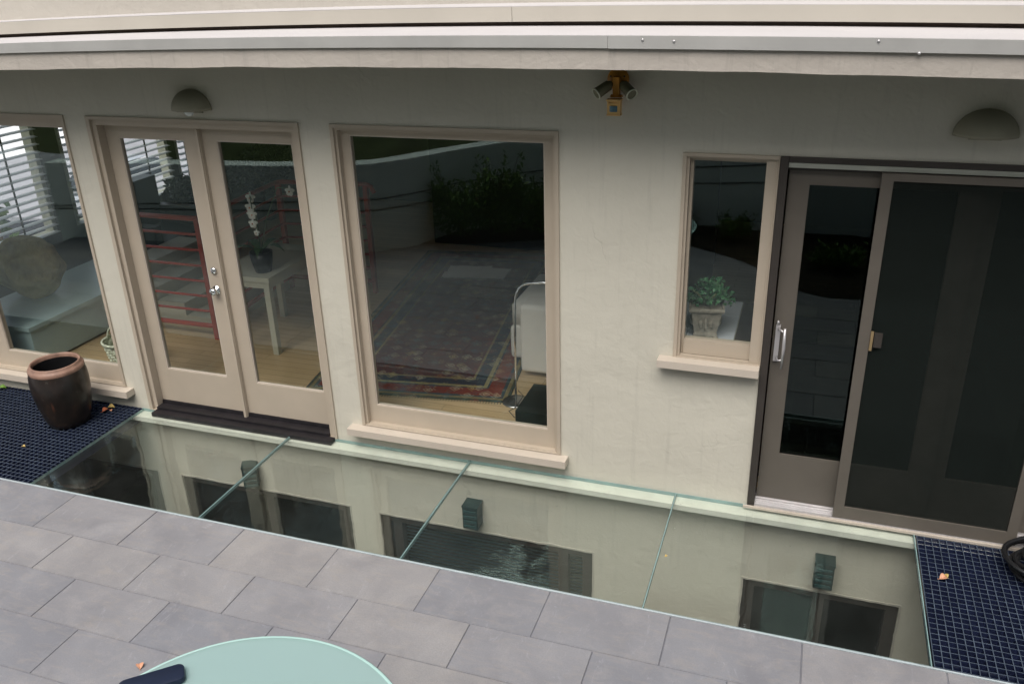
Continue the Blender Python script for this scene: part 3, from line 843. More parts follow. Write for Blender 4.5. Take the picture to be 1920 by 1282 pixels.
for k in range(12): 
    a0 = math.pi*(1.15+.7*k/12); a1 = math.pi*(1.15+.7*(k+1)/12)
    P_ = lambda a,z: (.024*math.cos(a), -.098+.014*math.sin(a), z)
    b.quad([P_(a0,-.122),P_(a1,-.122),P_(a1,-.092),P_(a0,-.092)])
b.done('lens', M_lens, ms)

# ------------------------------------------------------------------ urn
urn = thing('urn', 'tall dark glazed ceramic urn with bare terracotta rim, standing on the left grating', 'urn', (-3.262, -.335, .0015))
b = MB()
b.lathe([(0,.0),(.125,.0),(.142,.006),(.160,.06),(.182,.16),(.197,.26),(.200,.34),(.196,.40),(.188,.435)], 48, jit=.006)
b.done('body', M_pot, urn)
b = MB()
b.lathe([(.188,.4355),(.190,.445),(.188,.460),(.180,.468),(.174,.472),(.172,.486),(.168,.492),(.160,.491),(.156,.484),(.155,.46)], 48, jit=.006)
b.done('rim', M_rim, urn)
b = MB(); b.lathe([(.155,.462),(.158,.42),(.165,.34),(.150,.12),(.10,.03),(0,.03)], 48, jit=.006); b.done('lining', M_black, urn)
# ------------------------------------------------------------------ leaves, hose
def dead_leaf(x, y, z, s, rot, col, label, tilt=.2):
    b = MB(); n = 7
    L = [];
    for i in range(n+1):
        f = i/n; wd = s*.42*math.sin(math.pi*min(1, f*1.02))**.8+.0005
        cz = .25*s*math.sin(f*3)+.002
        L.append([b.bm.verts.new((f*s-s/2, -wd, cz+wd*.5)), b.bm.verts.new((f*s-s/2, 0, cz)), b.bm.verts.new((f*s-s/2, wd, cz+wd*.35))])
    for i in range(n):
        for k in (0, 1): b.bm.faces.new((L[i][k], L[i+1][k], L[i+1][k+1], L[i][k+1]))
    b.tube([(-s/2,0,.002),(-s*.75,.003,.004)], .0012, 5)
    o = b.done('fallen_leaf', col, None, loc=(x, y, z)); o.rotation_euler = (tilt, 0, rot)
    o.modifiers.new('thickness', 'SOLIDIFY').thickness = .0008
    tag(o, label, 'leaf', 'fallen leaves')
c_red = simple('leaf_red', (.55,.16,.07), .6, 0, .4, 60, 0); c_yel = simple('leaf_yellow', (.50,.36,.12), .6, 0, .3, 60, 0)
c_pink = simple('leaf_pink', (.66,.33,.20), .6, 0, .4, 60, 0); c_grn = simple('leaf_green', (.16,.30,.05), .5, 0, .3, 60, 0)
dead_leaf(2.686,-.414,.004,.045,.6,c_pink,'pinkish crumpled leaf on the right grating')
dead_leaf(2.700,-.395,.006,.028,2.2,c_yel,'small yellow leaf touching the pink one on the right grating')
dead_leaf(-3.115,-.135,.004,.050,1.3,c_red,'red leaf beside the base of the urn')
dead_leaf(-3.105,-.085,.004,.055,.4,c_yel,'long yellow brown leaf between the urn and the wall')
dead_leaf(-3.075,-.125,.004,.026,2.6,c_pink,'tiny pale leaf to the right of the urn')
dead_leaf(-3.29,-.738,.003,.026,.2,c_yel,'small straw coloured leaf alone on the left grating near the paving')
dead_leaf(-4.225,-.06,.004,.06,.5,c_grn,'green leaf on the left grating by the wall')
dead_leaf(1.258,-.649,.0025,.018,.9,c_yel,'tiny orange leaf on the rightmost glass panel near the joint')
dead_leaf(-1.016,-2.212,.002,.040,2.4,c_pink,'curled pink leaf on the paving left of the table')
dead_leaf(-3.448,-.60,.30,.03,1.2,c_red,'x') if False else None

b = MB(); rr = random.Random(5)
pts = []
for k in range(7*24):
    a = 2*math.pi*k/24; turn = k/24
    rad = .175+.045*math.sin(turn*2.1)+.012*math.sin(a*2+turn)
    pts.append((3.225+.03*math.sin(turn*1.7)+rad*math.cos(a), -.215+.025*math.cos(turn*2.3)+rad*.95*math.sin(a), .014+.015*turn+.008*math.sin(a*2+turn*2)))
b.tube(pts, .0115, 10)
pts2 = [(3.40,-.18,.012),(3.46,-.33,.010),(3.6,-.5,.010),(3.9,-.62,.010),(4.3,-.6,.010)]
b.tube(pts2, .0115, 10)
tag(b.done('garden_hose', M_black), 'black garden hose coiled on the right grating', 'hose')

# ------------------------------------------------------------------ table
tb = thing('patio_table', 'round frosted green glass patio table in the foreground', 'table', (.240, -3.084, 0))
b = MB(); b.lathe([(0,.738),(.594,.738),(.6045,.7405),(.609,.744),(.6045,.7475),(.594,.7492)], 96)
b.bm.faces.ensure_lookup_table(); b.lathe([(.594,.7492),(.572,.7484),(0,.7484)], 96, mi=1)
for f in b.bm.faces:
    c = f.calc_center_median(); f.material_index = 1 if math.hypot(c.x, c.y) < .59 else 0
bmesh.ops.remove_doubles(b.bm, verts=b.bm.verts, dist=1e-5)
b.done('tabletop', [M_frostedge, M_frost], tb)
for k in range(3):
    a = R(90+120*k)
    b = MB(); b.tube([(.10*math.cos(a),.10*math.sin(a),.72),(.42*math.cos(a),.42*math.sin(a),.012)], .012, 10)
    b.lathe([(0,0),(.02,0),(.02,.012),(0,.014)], 16, (.42*math.cos(a),.42*math.sin(a),0)); b.done('leg', M_chrome, tb)
b = MB(); b.tube([(.26*math.cos(2*math.pi*k/32), .26*math.sin(2*math.pi*k/32), .725) for k in range(32)], .009, 8, closed=True)
b.done('support_ring', M_chrome, tb)
b = MB(); ol = []
for cx_, cy2, a0 in ((.010,-.024,0),(-.010,-.024,90),(-.010,-.20,180),(.010,-.20,270)):
    for q in range(7): ol.append((cx_*1.9+.024*math.cos(R(a0+15*q)), cy2+.024*math.sin(R(a0+15*q))))
lay = [(.92,0),(1,.004),(1,.018),(.94,.024),(.80,.026)]
rg = [[b.bm.verts.new((x*f_, (y+.112)*(1-(1-f_)*.3)-.112, z)) for x, y in ol] for f_, z in lay]
for r0, r1 in zip(rg, rg[1:]):
    for q in range(len(ol)): b.bm.faces.new((r0[q], r0[(q+1)%len(ol)], r1[(q+1)%len(ol)], r1[q]))
b.bm.faces.new(rg[0][::-1]); b.bm.faces.new(rg[-1])
o = b.done('case', M_caps, None, True, loc=(-.142, -2.775, .7500)); o.rotation_euler = (0,0,R(-48)); tag(o, 'dark navy rounded case lying on the frosted glass table', 'case')
smooth_by_angle(o)

# ------------------------------------------------------------------ interior things
def rug(name, cx, cy, W, H, rot, label, dark=1.0):
    b = MB(); b.box(-W/2, W/2, -H/2, H/2, 0, .008)
    # knotted fringe along the short ends
    for sgn in (-1, 1):
        k = -W/2
        while k < W/2:
            b.box(k, k+.006, min(sgn*H/2, sgn*(H/2+.03)), max(sgn*H/2, sgn*(H/2+.03)), 0.001, .004); k += .022
    o = b.done('rug', rug_mat(name+'_weave', W, H, dark), None, loc=(cx, cy, .0505)); o.rotation_euler = (0,0,rot)
    return tag(o, label, 'rug')
rug('rug_large', -1.20, 2.36, 1.62, 3.5, R(8), 'large red and navy oriental rug on the oak floor behind the picture window')
rug('rug_dark', 2.35, 1.35, 1.7, 2.2, 0, 'dark patterned rug just inside the brown sliding door', .35)

nw = thing('newspaper', 'open newspaper lying on the oriental rug', 'newspaper', (-1.45, 3.40, .060), (0,0,R(10)))
def sheet(x0, x1, y0, y1, z, rot, n, parent):
    b = MB(); cr, sr = math.cos(rot), math.sin(rot); k = 10; G = []
    for i in range(k+1):
        row = []
        for j in range(k+1):
            x = x0+(x1-x0)*i/k; y = y0+(y1-y0)*j/k
            zz = z+.012*abs(mnoise.noise(Vector((x*7, y*7, n))))
            row.append(b.bm.verts.new((x*cr-y*sr, x*sr+y*cr, zz)))
        G.append(row)
    for i in range(k):
        for j in range(k):
            f = b.bm.faces.new((G[i][j], G[i+1][j], G[i+1][j+1], G[i][j+1])); f.smooth = True
    return b.done('sheet', news_mat, parent)
def mk_news():
    t = NT('newspaper_print'); v = t.coord()
    br = t.n('ShaderNodeTexBrick'); br.inputs['Color1'].default_value = (.55,.55,.52,1); br.inputs['Color2'].default_value = (.75,.75,.72,1)
    br.inputs['Mortar'].default_value = (.9,.9,.86,1); br.inputs['Scale'].default_value = 1; br.inputs['Mortar Size'].default_value = .006
    br.inputs['Brick Width'].default_value = .085; br.inputs['Row Height'].default_value = .014
    t.l(v, br.inputs['Vector']); t.bsdf(br.outputs['Color'], .9, 0, .1); return t.m
news_mat = mk_news()
sheet(-.30, .16, -.20, .20, .001, .02, 1, nw); sheet(.02, .36, -.16, .17, .004, -.12, 2, nw); sheet(-.32, .05, -.21, -.02, .016, .05, 3, nw)

sofa = thing('sofa', 'cream fabric sofa with its back to the picture window', 'sofa', (.55, 1.55, .05))
def soft(x0, x1, y0, y1, z0, z1, name, bev=.045, mat=None):
    b = MB(); b.box(x0, x1, y0, y1, z0, z1); bmesh.ops.bevel(b.bm, geom=list(b.bm.edges), offset=bev, segments=4, affect='EDGES', profile=.6)
    o = b.done(name, mat or M_fabric, sofa, True); return o
soft(-.75, .36, -.38, -.14, .05, .615, 'backrest'); soft(-.92, .36, -.135, .85, .04, .325, 'seat_base', .05)
b = MB(); b.box(-.90, -.35, -.10, .65, .33, .50, bev=.04)
o = b.done('seat_cushion', M_fabric, sofa, True)
soft(-.62, -.40, -.12, .62, .48, .62, 'loose_cushion', .06)
o = MB(); o.box(.0, .36, -.40, -.383, .03, .60, bev=.005); o = o.done('throw', M_navy, None, loc=(.55-.50, 1.55, .05)); o.location = (.02, 1.55, .05)
tag(o, 'navy throw hanging over the back of the cream sofa', 'throw')
b = MB(); b.box(0, .42, 0, .42, 0, .235, bev=.004)
tag(b.done('storage_cube', M_blackbox, None, loc=(.078, .235, .0505)), 'black cube on the oak floor beside the floor lamp', 'box')
fl_ = thing('floor_lamp', 'chrome arc floor lamp in front of the cream sofa', 'lamp', (-.105, .775, .0505))
b = MB(); b.lathe([(0,.022),(.02,.020),(.06,.014),(.098,.010),(.102,.004),(.102,0),(0,0)], 40); b.done('base', simple('brushed_steel', (.45,.44,.42), .25, .9, .1, 9, .05), fl_)
b = MB()
arc = [(0,0,.02),(.01,0,.6),(.015,0,.80)]+[(.015+.11*(1-math.cos(a)), 0, .80+.15*math.sin(a)) for a in [R(15*i) for i in range(1,7)]]+[(.22,0,.965),(.36,0,.965)]
b.tube(arc, .0085, 10); b.done('pole', M_chrome, fl_)
b = MB(); b.lathe([(.012,.0),(.05,-.03),(.07,-.09),(.072,-.10)], 24, (.37,0,.965)); b.done('lamp_shade', M_chrome, fl_)
b = MB(); b.tube([(.02,.0,.10),(.06,.0,.06),(.03,-.09,.008),(.0,-.16,.006),(.07,-.24,.006),(.16,-.22,.006)], .003, 6); b.done('cord', M_black, fl_)

# stair railing
rl = thing('stair_railing', 'red painted metal railing with horizontal bars around the stairwell', 'railing', (-3.05, 1.19, .05))
path = [(-1.0,0),(0,0),(-.08,1.34),(.85,1.42)]
for k in range(8):
    z = .12+.14*k; rad = .023 if k in (0, 7) else .013
    b = MB(); zz = z
    def corner(p, q, r, n=5):
        p, q, r = Vector(p), Vector(q), Vector(r); a = q+(p-q).normalized()*.08; c = q+(r-q).normalized()*.08
        return [tuple(a*(1-t)**2+q*2*t*(1-t)+c*t*t) for t in [i/n for i in range(n+1)]]
    P3 = [(x, y, zz) for x, y in path]
    pts = [P3[0]]+corner(P3[0],P3[1],P3[2])+corner(P3[1],P3[2],P3[3])+[P3[3]]
    if k == 7: pts += [(.90,1.42,zz-.02),(.93,1.42,zz-.08)]
    b.tube(pts, rad, 8); b.done('rail' if k == 7 else 'bar', M_red, rl)
for (x, y) in [(0.0,0.0),(-.08,1.34),(.84,1.42),(-1.0,0)]:
    b = MB(); b.box(x-.022, x+.022, y-.022, y+.022, 0, 1.10, bev=.003); b.done('post', M_red, rl)
st = thing('staircase', 'white stair steps behind the red railing', 'stairs', (-3.7, 2.0, .05))
for k in range(4):
    b = MB(); x0 = .48-.30*k
    b.box(x0-.30, x0, -.62, .50, 0.001, .10+.12*k, bev=.006); b.done('step', M_whitep, st)
b = MB(); b.box(.52, .56, -.62, .50, .0, .30, bev=.004); b.done('stringer', M_whitep, st)
# white table with orchid
wt = thing('side_table', 'white painted table with square legs behind the right french door', 'table', (-2.56, 1.40, .05))
b = MB(); b.box(-.27, .27, -.40, .48, .66, .70, bev=.004); b.box(-.25, .25, -.38, .46, .60, .6595); b.done('tabletop', M_whitep, wt)
for x, y in [(.215,-.345),(-.215,-.345),(.215,.425),(-.215,.425)]:
    b = MB(); b.box(x-.026, x+.026, y-.026, y+.026, 0, .5995, bev=.003); b.done('leg', M_whitep, wt)
oc = thing('orchid', 'white orchid in a dark pot on the white table', 'plant', (-2.44, 1.16, .7505))
b = MB(); b.lathe([(0,0),(.065,0),(.085,.08),(.095,.17),(.088,.17),(.08,.15),(0,.15)], 28); b.done('pot', M_blackbox, oc)
b = MB(); b.tube([(0,0,.15),(.03,-.03,.40),(.07,-.10,.62),(.14,-.22,.70),(.20,-.30,.62)], .004, 6); b.tube([(0,0,.15),(.10,.0,.45),(.30,-.08,.74),(.46,-.14,.76)], .004, 6); b.done('stem', simple('orchid_stem', (.06,.10,.03), .6), oc)
b = MB()
for k in range(5):
    a = k*1.3; L_ = .24
    for i in range(6):
        f0, f1 = i/6, (i+1)/6
        def P2(f, s): 
            wv = .035*math.sin(math.pi*min(f+.05,1))
            return (math.cos(a)*L_*f-math.sin(a)*wv*s, math.sin(a)*L_*f+math.cos(a)*wv*s, .16+.12*math.sin(f*2.4)-.06*f)
        b.quad([P2(f0,-1),P2(f0,1),P2(f1,1),P2(f1,-1)])
b.done('leaves', simple('orchid_leaf', (.03,.08,.02), .4), oc)
def flower(cx, cy, cz, s):
    b = MB()
    for k in range(5):
        a = 2*math.pi*k/5+.3; wd = s*(.55 if k % 2 else .42)
        c = Vector((cx+math.cos(a)*s*.55, cy-.002*k, cz+math.sin(a)*s*.55))
        b.blob(c, (s*.5*abs(math.cos(a))+s*.30, .004, s*.5*abs(math.sin(a))+s*.30), sub=2)
    b.blob((cx, cy-.012, cz-.004), (s*.2,.01,s*.2), sub=2, mi=1)
    b.done('flower', [M_orchid, c_pink], oc)
for (x, y, z, s) in [(.07,-.12,.66,.036),(.10,-.18,.60,.038),(.13,-.22,.555,.034),(.17,-.27,.50,.034),(.20,-.30,.58,.032),(.22,-.31,.44,.022),(.46,-.15,.74,.034)]: flower(x, y, z, s)

# left room: bench, sack, basket, dark cabinet, plants
bn = thing('bench', 'pale green low bench along the left window with a rounded bundle on it', 'bench', (-4.55, 1.10, .05))
b = MB(); b.box(-.42, .42, -.86, 1.25, .335, .37, bev=.008); b.done('seat', M_tub, bn)
b = MB(); b.box(-.40, .40, -.84, 1.23, .02, .3345, bev=.006); b.done('body', M_tub, bn)
b = MB(); b.box(-.36, .36, -.80, 1.19, 0, .0195); b.done('plinth', M_darkb, bn)
b = MB(); b.blob((0,0,.27), (.30,.24,.285), sub=5, namp=.16, nf=1.9, seed=2)
for v in b.bm.verts:
    a = v.co
    k = 1+.045*math.sin(a.z*26+3*math.sin(a.x*9))+.04*mnoise.noise(a*9)
    v.co.x *= k; v.co.y *= k
    if v.co.z < .0: v.co.z = 0
o = b.done('bundle', M_stone, None, True, loc=(-4.72, .90, .4205)); tag(o, 'rounded olive canvas bundle resting on the pale bench', 'bundle')
bk = thing('basket', 'pale woven basket with a handle on the floor inside the left window', 'basket', (-3.40, .47, .0505))
b = MB(); seg = 40; NZ = 14; rings = []
for i in range(NZ+1):
    z = .26*i/NZ; rr_ = .115+.045*i/NZ; ring = []
    for k in range(seg):
        a = 2*math.pi*k/seg; q = rr_+.007*math.sin(k*math.pi/2+i*math.pi/2*1.0)
        ring.append(b.bm.verts.new((q*math.cos(a), q*math.sin(a), z)))
    rings.append(ring)
for i in range(NZ):
    for k in range(seg): b.bm.faces.new((rings[i][k], rings[i][(k+1)%seg], rings[i+1][(k+1)%seg], rings[i+1][k]))
b.bm.faces.new(rings[0][::-1]); o = b.done('weave', M_basket, bk); o.modifiers.new('thickness', 'SOLIDIFY').thickness = .006
b = MB(); b.tube([(.162*math.cos(2*math.pi*k/36), .162*math.sin(2*math.pi*k/36), .262) for k in range(36)], .011, 8, closed=True); b.done('rim', M_basket, bk)
b = MB(); b.tube([(-.155*math.cos(a), 0, .262+.13*math.sin(a)) for a in [math.pi*i/16 for i in range(17)]], .008, 8); b.done('handle', M_basket, bk)
cb = thing('armchair', 'dark upholstered armchair under the street side blinds', 'chair', (-4.85, 2.70, .05))
b = MB(); b.box(-.38, .38, -.38, .38, .15, .42, bev=.03); b.done('seat', M_blackbox, cb)
b = MB(); b.box(-.40, -.24, -.38, .38, .40, .95, bev=.03); b.done('backrest', M_blackbox, cb)
for s in (-1, 1):
    b = MB(); b.box(-.36, .36, s*.40-.05, s*.40+.05, .1, .62, bev=.02); b.done('armrest', M_blackbox, cb)
for x in (-.33,.33):
    for y in (-.38,.38):
        b = MB(); b.box(x-.02,x+.02,y-.02,y+.02,0,.099); b.done('leg', M_darkb, cb)

def leaves(name, mat, parent, centers, n, size, rs, seed, droop=.3, loc=None, elong=2.2, up=.3):
    """leaf faces scattered through ellipsoids; every leaf is its own small folded blade"""
    r = random.Random(seed); bm = bmesh.new(); vals = []
    tot = sum(c[3]*c[4]*c[5] for c in centers)
    for (cx, cy, cz, rx, ry, rz) in centers:
        for _ in range(max(3, int(n*rx*ry*rz/tot))):
            d = Vector((r.gauss(0,1), r.gauss(0,1), r.gauss(0,1))).normalized()*(r.random()**.45)
            p = Vector((cx+d.x*rx, cy+d.y*ry, cz+d.z*rz))
            s = size*r.uniform(.6, 1.4)
            ax = Vector((r.gauss(0,1), r.gauss(0,1), r.gauss(up,.8))).normalized()
            sd_ = ax.cross(Vector((r.gauss(0,1), r.gauss(0,1), r.gauss(0,1)))).normalized()
            nn = ax.cross(sd_)
            a = bm.verts.new(p); c = bm.verts.new(p+ax*s*elong/2+sd_*s*.5+nn*s*.12); e = bm.verts.new(p+ax*s*elong); f = bm.verts.new(p+ax*s*elong/2-sd_*s*.5+nn*s*.12)
            bm.faces.new((a,c,e)); bm.faces.new((a,e,f)); q = r.random(); vals += [q, q*.9]
    o = mesh_obj(name, bm, mat, parent, loc=loc)
    setv(o, 'leafv', vals); return o
for i, (x, y, s, lab) in enumerate([(-5.05,3.6,1.0,'dark leafy house plant under the blinds behind the railing'),(-4.9,4.75,1.15,'taller dark house plant at the back left of the room')]):
    pl = thing('house_plant', lab, 'plant', (x, y, .05), group='house plants by the street side windows')
    b = MB(); b.lathe([(0,0),(.12,0),(.16,.26),(.15,.26),(0,.22)], 24); b.done('pot', M_blackbox, pl)
    b = MB(); b.tube([(0,0,.2),(.02,.0,.6)], .012, 6); b.done('stem', M_bark, pl)
    leaves('foliage', L_in, pl, [(0,0,.55*s,.35,.45,.28*s),(.0,.3,.60*s,.3,.3,.2)], 900, .045, 0, 60+i)

# potted jade plant on a tiled counter
b = MB(); b.box(1.035, 1.64, .1625, .98, .05, .915); b.done('counter', M_whitep, house)
b = MB()
for i in range(3):
    for j in range(3):
        x0 = 1.037+i*.142; y0 = .164+j*.27
        b.box(x0, x0+.138, y0, y0+.266, .9155, .930, bev=.003)
b.done('counter_tiles', M_tileW, house)
b = MB(); b.box(1.464, 1.64, .164, .98, .9155, .925); b.done('counter_dark_top', M_darkb, house)
jp = thing('potted_plant', 'green leafy plant in a carved square stone pot on the white tiled counter', 'plant', (1.285, .345, .9315), (0,0,R(8)))
b = MB(); n4 = [(-1,-1),(1,-1),(1,1),(-1,1)]
prof = [(.066,.016),(.070,.03),(.066,.05),(.078,.12),(.088,.175),(.100,.185),(.104,.195),(.104,.207),(.094,.209),(.088,.195),(.0,.190)]
rings = [[b.bm.verts.new((q[0]*r_, q[1]*r_, z)) for q in n4] for r_, z in prof]
for a_, c_ in zip(rings, rings[1:]):
    for k in range(4): b.bm.faces.new((a_[k], a_[(k+1)%4], c_[(k+1)%4], c_[k]))
b.bm.faces.new(rings[0][::-1])
for q in n4: b.blob((q[0]*.060, q[1]*.060, .011), (.018,.018,.014), sub=2)
for s, ax in ((-1,0),(1,0),(-1,1),(1,1)):   # relief on each side
    for k in range(3):
        c = [0,0,.105]; c[ax] = s*(.074+.008*(k==1)); c[1-ax] = (k-1)*.03; b.blob(c, (.014,.014,.03+.01*(k==1)), sub=2)
b.done('pot', M_potst, jp)
b = MB(); rr = random.Random(3)
for k in range(9): a = rr.uniform(0,6.28); b.tube([(0,0,.19),(.04*math.cos(a),.04*math.sin(a),.25),(.09*math.cos(a),.09*math.sin(a),.30)], .005, 6)
b.done('stem', simple('jade_stem', (.10,.12,.05), .7), jp)
leaves('foliage', L_succ, jp, [(0,0,.275,.10,.10,.065),(.09,0,.27,.06,.06,.05),(-.07,.0,.25,.06,.06,.045),(.02,0,.33,.07,.07,.05),(.13,-.02,.24,.04,.04,.03)], 620, .020, 0, 9, elong=1.4)

# ------------------------------------------------------------------ behind the camera: retaining wall, bed plants, trees
b = MB()
def wz(x): return 1.35+.13*(x+0.0)
WP = [(-7.2,-3.45),(-4.2,-3.55),(-3.3,-3.66),(-2.85,-3.85),(-2.55,-4.15),(-2.25,-4.6),(-1.8,-4.98),(-1.2,-5.22),(-.4,-5.34),(.5,-5.36),(2,-5.36),(4,-5.36),(7,-5.36)]
n = len(WP)-1; rg = []
for i in range(n+1):
    x, y = WP[i]; p0 = Vector(WP[max(i-1,0)]); p1 = Vector(WP[min(i+1,n)]); tt = (p1-p0).normalized(); ox, oy = tt.y*.24, -tt.x*.24
    zt = 1.30+.13*x if x > -2 else 1.04+.02*(x+2)
    rg.append([b.bm.verts.new(p) for p in ((x,y,-.3),(x+ox,y+oy,-.3),(x+ox,y+oy,zt),(x,y,zt))])
for i in range(n):
    for k in range(4): b.bm.faces.new((rg[i][k], rg[i+1][k], rg[i+1][(k+1)%4], rg[i][(k+1)%4]))
b.bm.faces.new(rg[0]); b.bm.faces.new(rg[-1][::-1])
tag(b.done('retaining_wall', M_conc), 'tall weathered concrete retaining wall behind the planting bed, seen reflected in the windows', 'wall')
for i, (z0, dz, lab) in enumerate([(.62,.09,'upper black cable fixed along the retaining wall'),(.50,.06,'lower black cable fixed along the retaining wall')]):
    b = MB(); b.tube([(x, y+.008, z0+dz*(x+3)/1.4*.9-.02*math.sin(x*2)) for x, y in WP], .006, 6)
    tag(b.done('cable', M_black), lab, 'cable', 'cables along the retaining wall')
b = MB(); G = []
for i in range(31):
    row = []
    for j in range(13):
        x = -16+32*i/30; y = -5.61-j*1.6; zt = (1.24+.13*min(7, x)) if x > -2 else .97
        if x < -1.2 and j == 0: y = -3.9 if x < -3 else -4.9
        row.append(b.bm.verts.new((x, y, zt+.62*j+.25*mnoise.noise(Vector((x*.5, y*.5, 0))))))  # slope steepened to block light from the low horizon
    G.append(row)
for i in range(30):
    for j in range(12): b.bm.faces.new((G[i][j], G[i+1][j], G[i+1][j+1], G[i][j+1]))
tag(b.done('hillside', simple('hillside_grass', (.05,.065,.025), .95, 0, .5, 3, .8, 30, .1, .03), smooth=True), kind='structure')

def shrub(x, y, w_, h, seed, label, mat, n=2800, size=.024):
    s = thing('shrub', label, 'shrub', (x, y, .06), group='shrubs in the planting bed')
    r = random.Random(seed)
    b = MB(); cs = []
    for k in range(12):
        a = r.uniform(0, 6.28); rad = r.uniform(.1, .5)*w_; hh = h*r.uniform(.6, 1.1)
        tip = (rad*math.cos(a), rad*math.sin(a)*.6, hh)
        b.tube([(0,0,0),(tip[0]*.3,tip[1]*.3,hh*.5),tip], [.006,.005,.002], 5)
        cs.append((tip[0]*.7, tip[1]*.7, hh*.6, w_*.16, w_*.14, h*.22)); cs.append((tip[0], tip[1], hh*.88, w_*.05, w_*.05, h*.16))
    cs.append((0,0,h*.33,w_*.46,w_*.3,h*.3))
    b.done('stem', M_bark, s); leaves('foliage', mat, s, cs, n, size, 0, seed, up=.8)
shrub(-2.05,-4.36,.9,.85,11,'bushy dark green shrub at the left end of the planting bed',L_shrub)
shrub(-1.60,-4.52,.75,1.0,12,'tall spiky green shrub in the middle of the reflected bed',L_shrub,3400,.03)
shrub(-1.15,-4.66,.75,.8,13,'dark green shrub beside the bare soil of the bed',L_shrub)
shrub(-.72,-4.88,.7,.9,14,'leggy shrub with reddish stems against the retaining wall',L_red)
shrub(-.25,-4.98,.7,.8,15,'loose shrub near the middle of the retaining wall',L_red)
shrub(.45,-5.12,.35,.32,16,'small sparse plant with red tips against the wall',L_red,350)
shrub(1.05,-5.02,.5,.34,17,'low bushy plant reflected in the small window',L_shrub,700)
shrub(1.55,-4.6,.5,.20,18,'low bright green tuft at the curve of the bed',L_shrub,700)
shrub(2.15,-4.3,.7,.28,19,'spreading green plant reflected in the sliding door',L_shrub,900)
shrub(3.2,-4.4,.9,.5,20,'broad shrub at the right end of the bed',L_shrub,1200)
# leaf litter
b = MB(); rr = random.Random(77)
for k in range(700):
    x = rr.uniform(-1.6, 3); ey = edge_y(x); y = rr.uniform(-5.3, ey-.03); f = (ey-y)/(ey+5.36)
    z = .02+.11*f**.6; s = rr.uniform(.008,.02); a = rr.uniform(0,6.3); c, q = math.cos(a)*s, math.sin(a)*s
    b.quad([(x-c,y-q,z),(x+q,y-c,z+s*.4),(x+c,y+q,z+.002),(x-q,y+c,z+s*.5)])
tag(b.done('leaf_litter', simple('litter', (.16,.11,.07), .9, 0, .6, 60, 0), recalc=False), 'brown leaf litter scattered over the planting bed', 'leaf litter', kind='stuff')

def tree(x, y, z, h, cr, seed, label, n=3500):
    if y < -8: z = 1.1+.13*max(-7, min(7, x))*(x > -2)+.62*(-y-5.6)/1.6-.25
    t = thing('tree', label, 'tree', (x, y, z), group='trees around the house'); r = random.Random(seed)
    b = MB(); b.tube([(0,0,-.3),(.1,0,h*.3),(0,.1,h*.6),(.1,0,h*.85)], [.28,.22,.15,.05], 10); cs = []
    for k in range(16):
        a = r.uniform(0, 6.28); hh = h*r.uniform(.22, .92); q = cr*r.uniform(.35, .85)*(1.15-.5*hh/h)
        p = (q*math.cos(a), q*math.sin(a), hh)
        b.tube([(0,0,hh*.7),(p[0]*.5,p[1]*.5,hh*.88),p], [.08,.05,.02], 6)
        cs.append((*p, cr*.38, cr*.38, h*.13))
    b.done('trunk', M_bark, t); leaves('crown', L_tree, t, cs, n, .17, 0, seed, up=0, elong=1.5)
tree(-10.5,-12.5,2.6,8.2,3.4,31,'tall dense tree at the left of the slope')
tree(-1.6,-12.5,3.2,8.6,3.2,32,'tall dense tree at the middle of the slope')
tree(4.2,-11.5,3.4,8,3.2,33,'broad tree at the right of the slope')
for tx, ty, tz, th, tc, sd, tl in [(-14.5,-13,2.6,8.5,3.4,51,'dense tree added to screen low sky between the far left and tall left trees'),(-7.6,-17,3.6,6.5,2.6,52,'lower tree added to screen low sky in the gap at the left'),(.9,-14.5,3.6,9,3.4,53,'tree added to screen low sky right of the middle tree'),(7.4,-13,3.4,8.5,3.4,54,'tall tree added to screen low sky behind the broad right tree')]:
    tree(tx, ty, tz, th, tc, sd, tl, 3500)  # unseen trees added to keep low sky light off the house wall
tree(-15,-9,1.5,9,3.2,34,'tree beyond the far left end of the retaining wall')
tree(9.5,-10,3.0,11,3.2,35,'tree beyond the right end of the retaining wall')

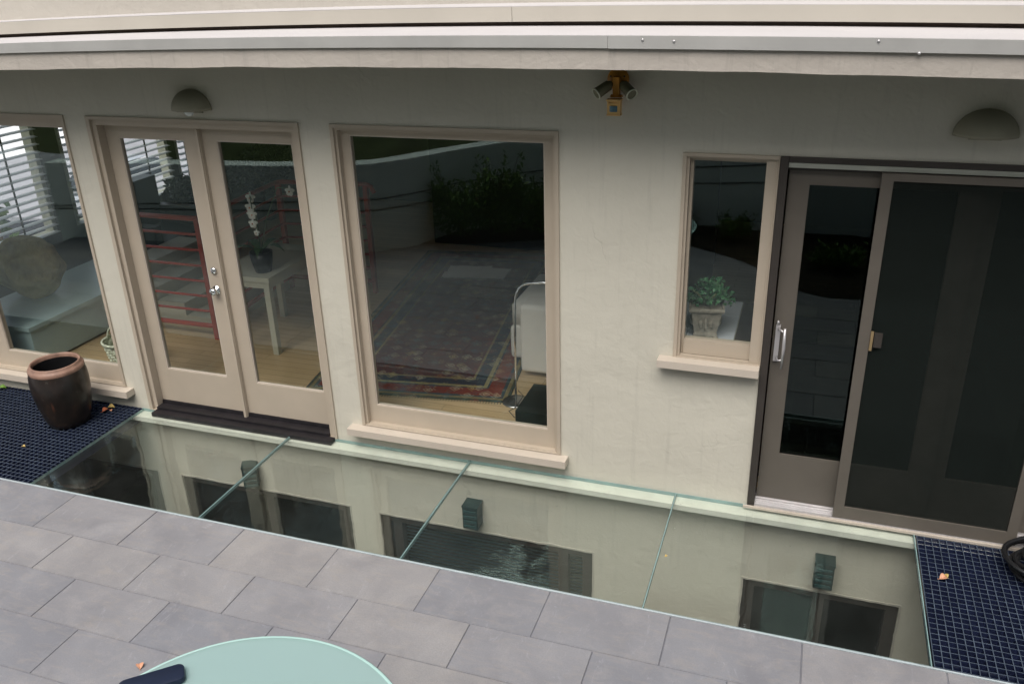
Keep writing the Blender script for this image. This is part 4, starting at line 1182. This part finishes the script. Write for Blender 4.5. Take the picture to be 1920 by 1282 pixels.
# ------------------------------------------------------------------ street seen through the blinds
b = MB(); b.quad([(-60,-30,-3.02),(-5.62,-30,-3.02),(-5.62,60,-3.02),(-60,60,-3.02)])
tag(b.done('ground', M_side), kind='structure')
b = MB(); b.quad([(-26,-30,-3.0),(-14.5,-30,-3.0),(-14.5,60,-3.0),(-26,60,-3.0)]); tag(b.done('street', M_asph), kind='structure')
b = MB(); b.box(-14.5,-14.3,-30,60,-3.015,-2.86); tag(b.done('kerb', M_kerb), kind='structure')
def car(x, y, rz, paint, label):
    c = thing('parked_car', label, 'car', (x, y, -2.995), (0,0,rz), 'cars parked in the street')
    prof = [(-2.1,.35),(-2.15,.6),(-2.05,.85),(-1.2,.95),(1.0,.95),(1.9,.82),(2.15,.6),(2.1,.35)]
    top = [(-1.75,.93),(-1.2,1.38),(-.2,1.45),(.5,1.38),(1.15,.94)]
    def ext(pr, w0, w1, mat, name):
        b = MB(); L1 = [b.bm.verts.new((px, -w0 if z < 1 else -w1, z)) for px, z in pr]; L2 = [b.bm.verts.new((px, w0 if z < 1 else w1, z)) for px, z in pr]
        b.bm.faces.new(L1); b.bm.faces.new(L2[::-1]); n = len(pr)
        for i in range(n): b.bm.faces.new((L1[i], L1[(i+1)%n], L2[(i+1)%n], L2[i]))
        bmesh.ops.bevel(b.bm, geom=list(b.bm.edges), offset=.05, segments=2, affect='EDGES'); o = b.done(name, mat, c); smooth_by_angle(o, 35)
    ext(prof, .87, .87, paint, 'body'); ext(top, .76, .60, M_carg, 'cabin')
    for px in (-1.35, 1.35):
        for s in (-1, 1):
            b = MB(); b.lathe([(0,-.1),(.2,-.1),(.31,-.09),(.33,0),(.31,.09),(.2,.1),(0,.1)], 24, (px, s*.80, .33), axis='y'); b.done('wheel', M_tyre, c)
            
    b = MB(); b.box(-.75,.2,-.5,.5,1.452,1.47,bev=.01); b.done('roof', paint, c)
car(-15.9, 8.5, R(90), M_car1, 'dark car parked at the near kerb, glimpsed between the blind slats')
car(-15.9, 14.2, R(90), M_car2, 'silver car parked at the near kerb farther along the street')
car(-24.5, 10.5, R(90), M_car1, 'dark car parked on the far side of the street')
tree(-13.6, 7.6, -3.0, 6.5, 1.0, 41, 'street tree glimpsed through the left window blinds', 500)
print('built', len(bpy.data.objects))
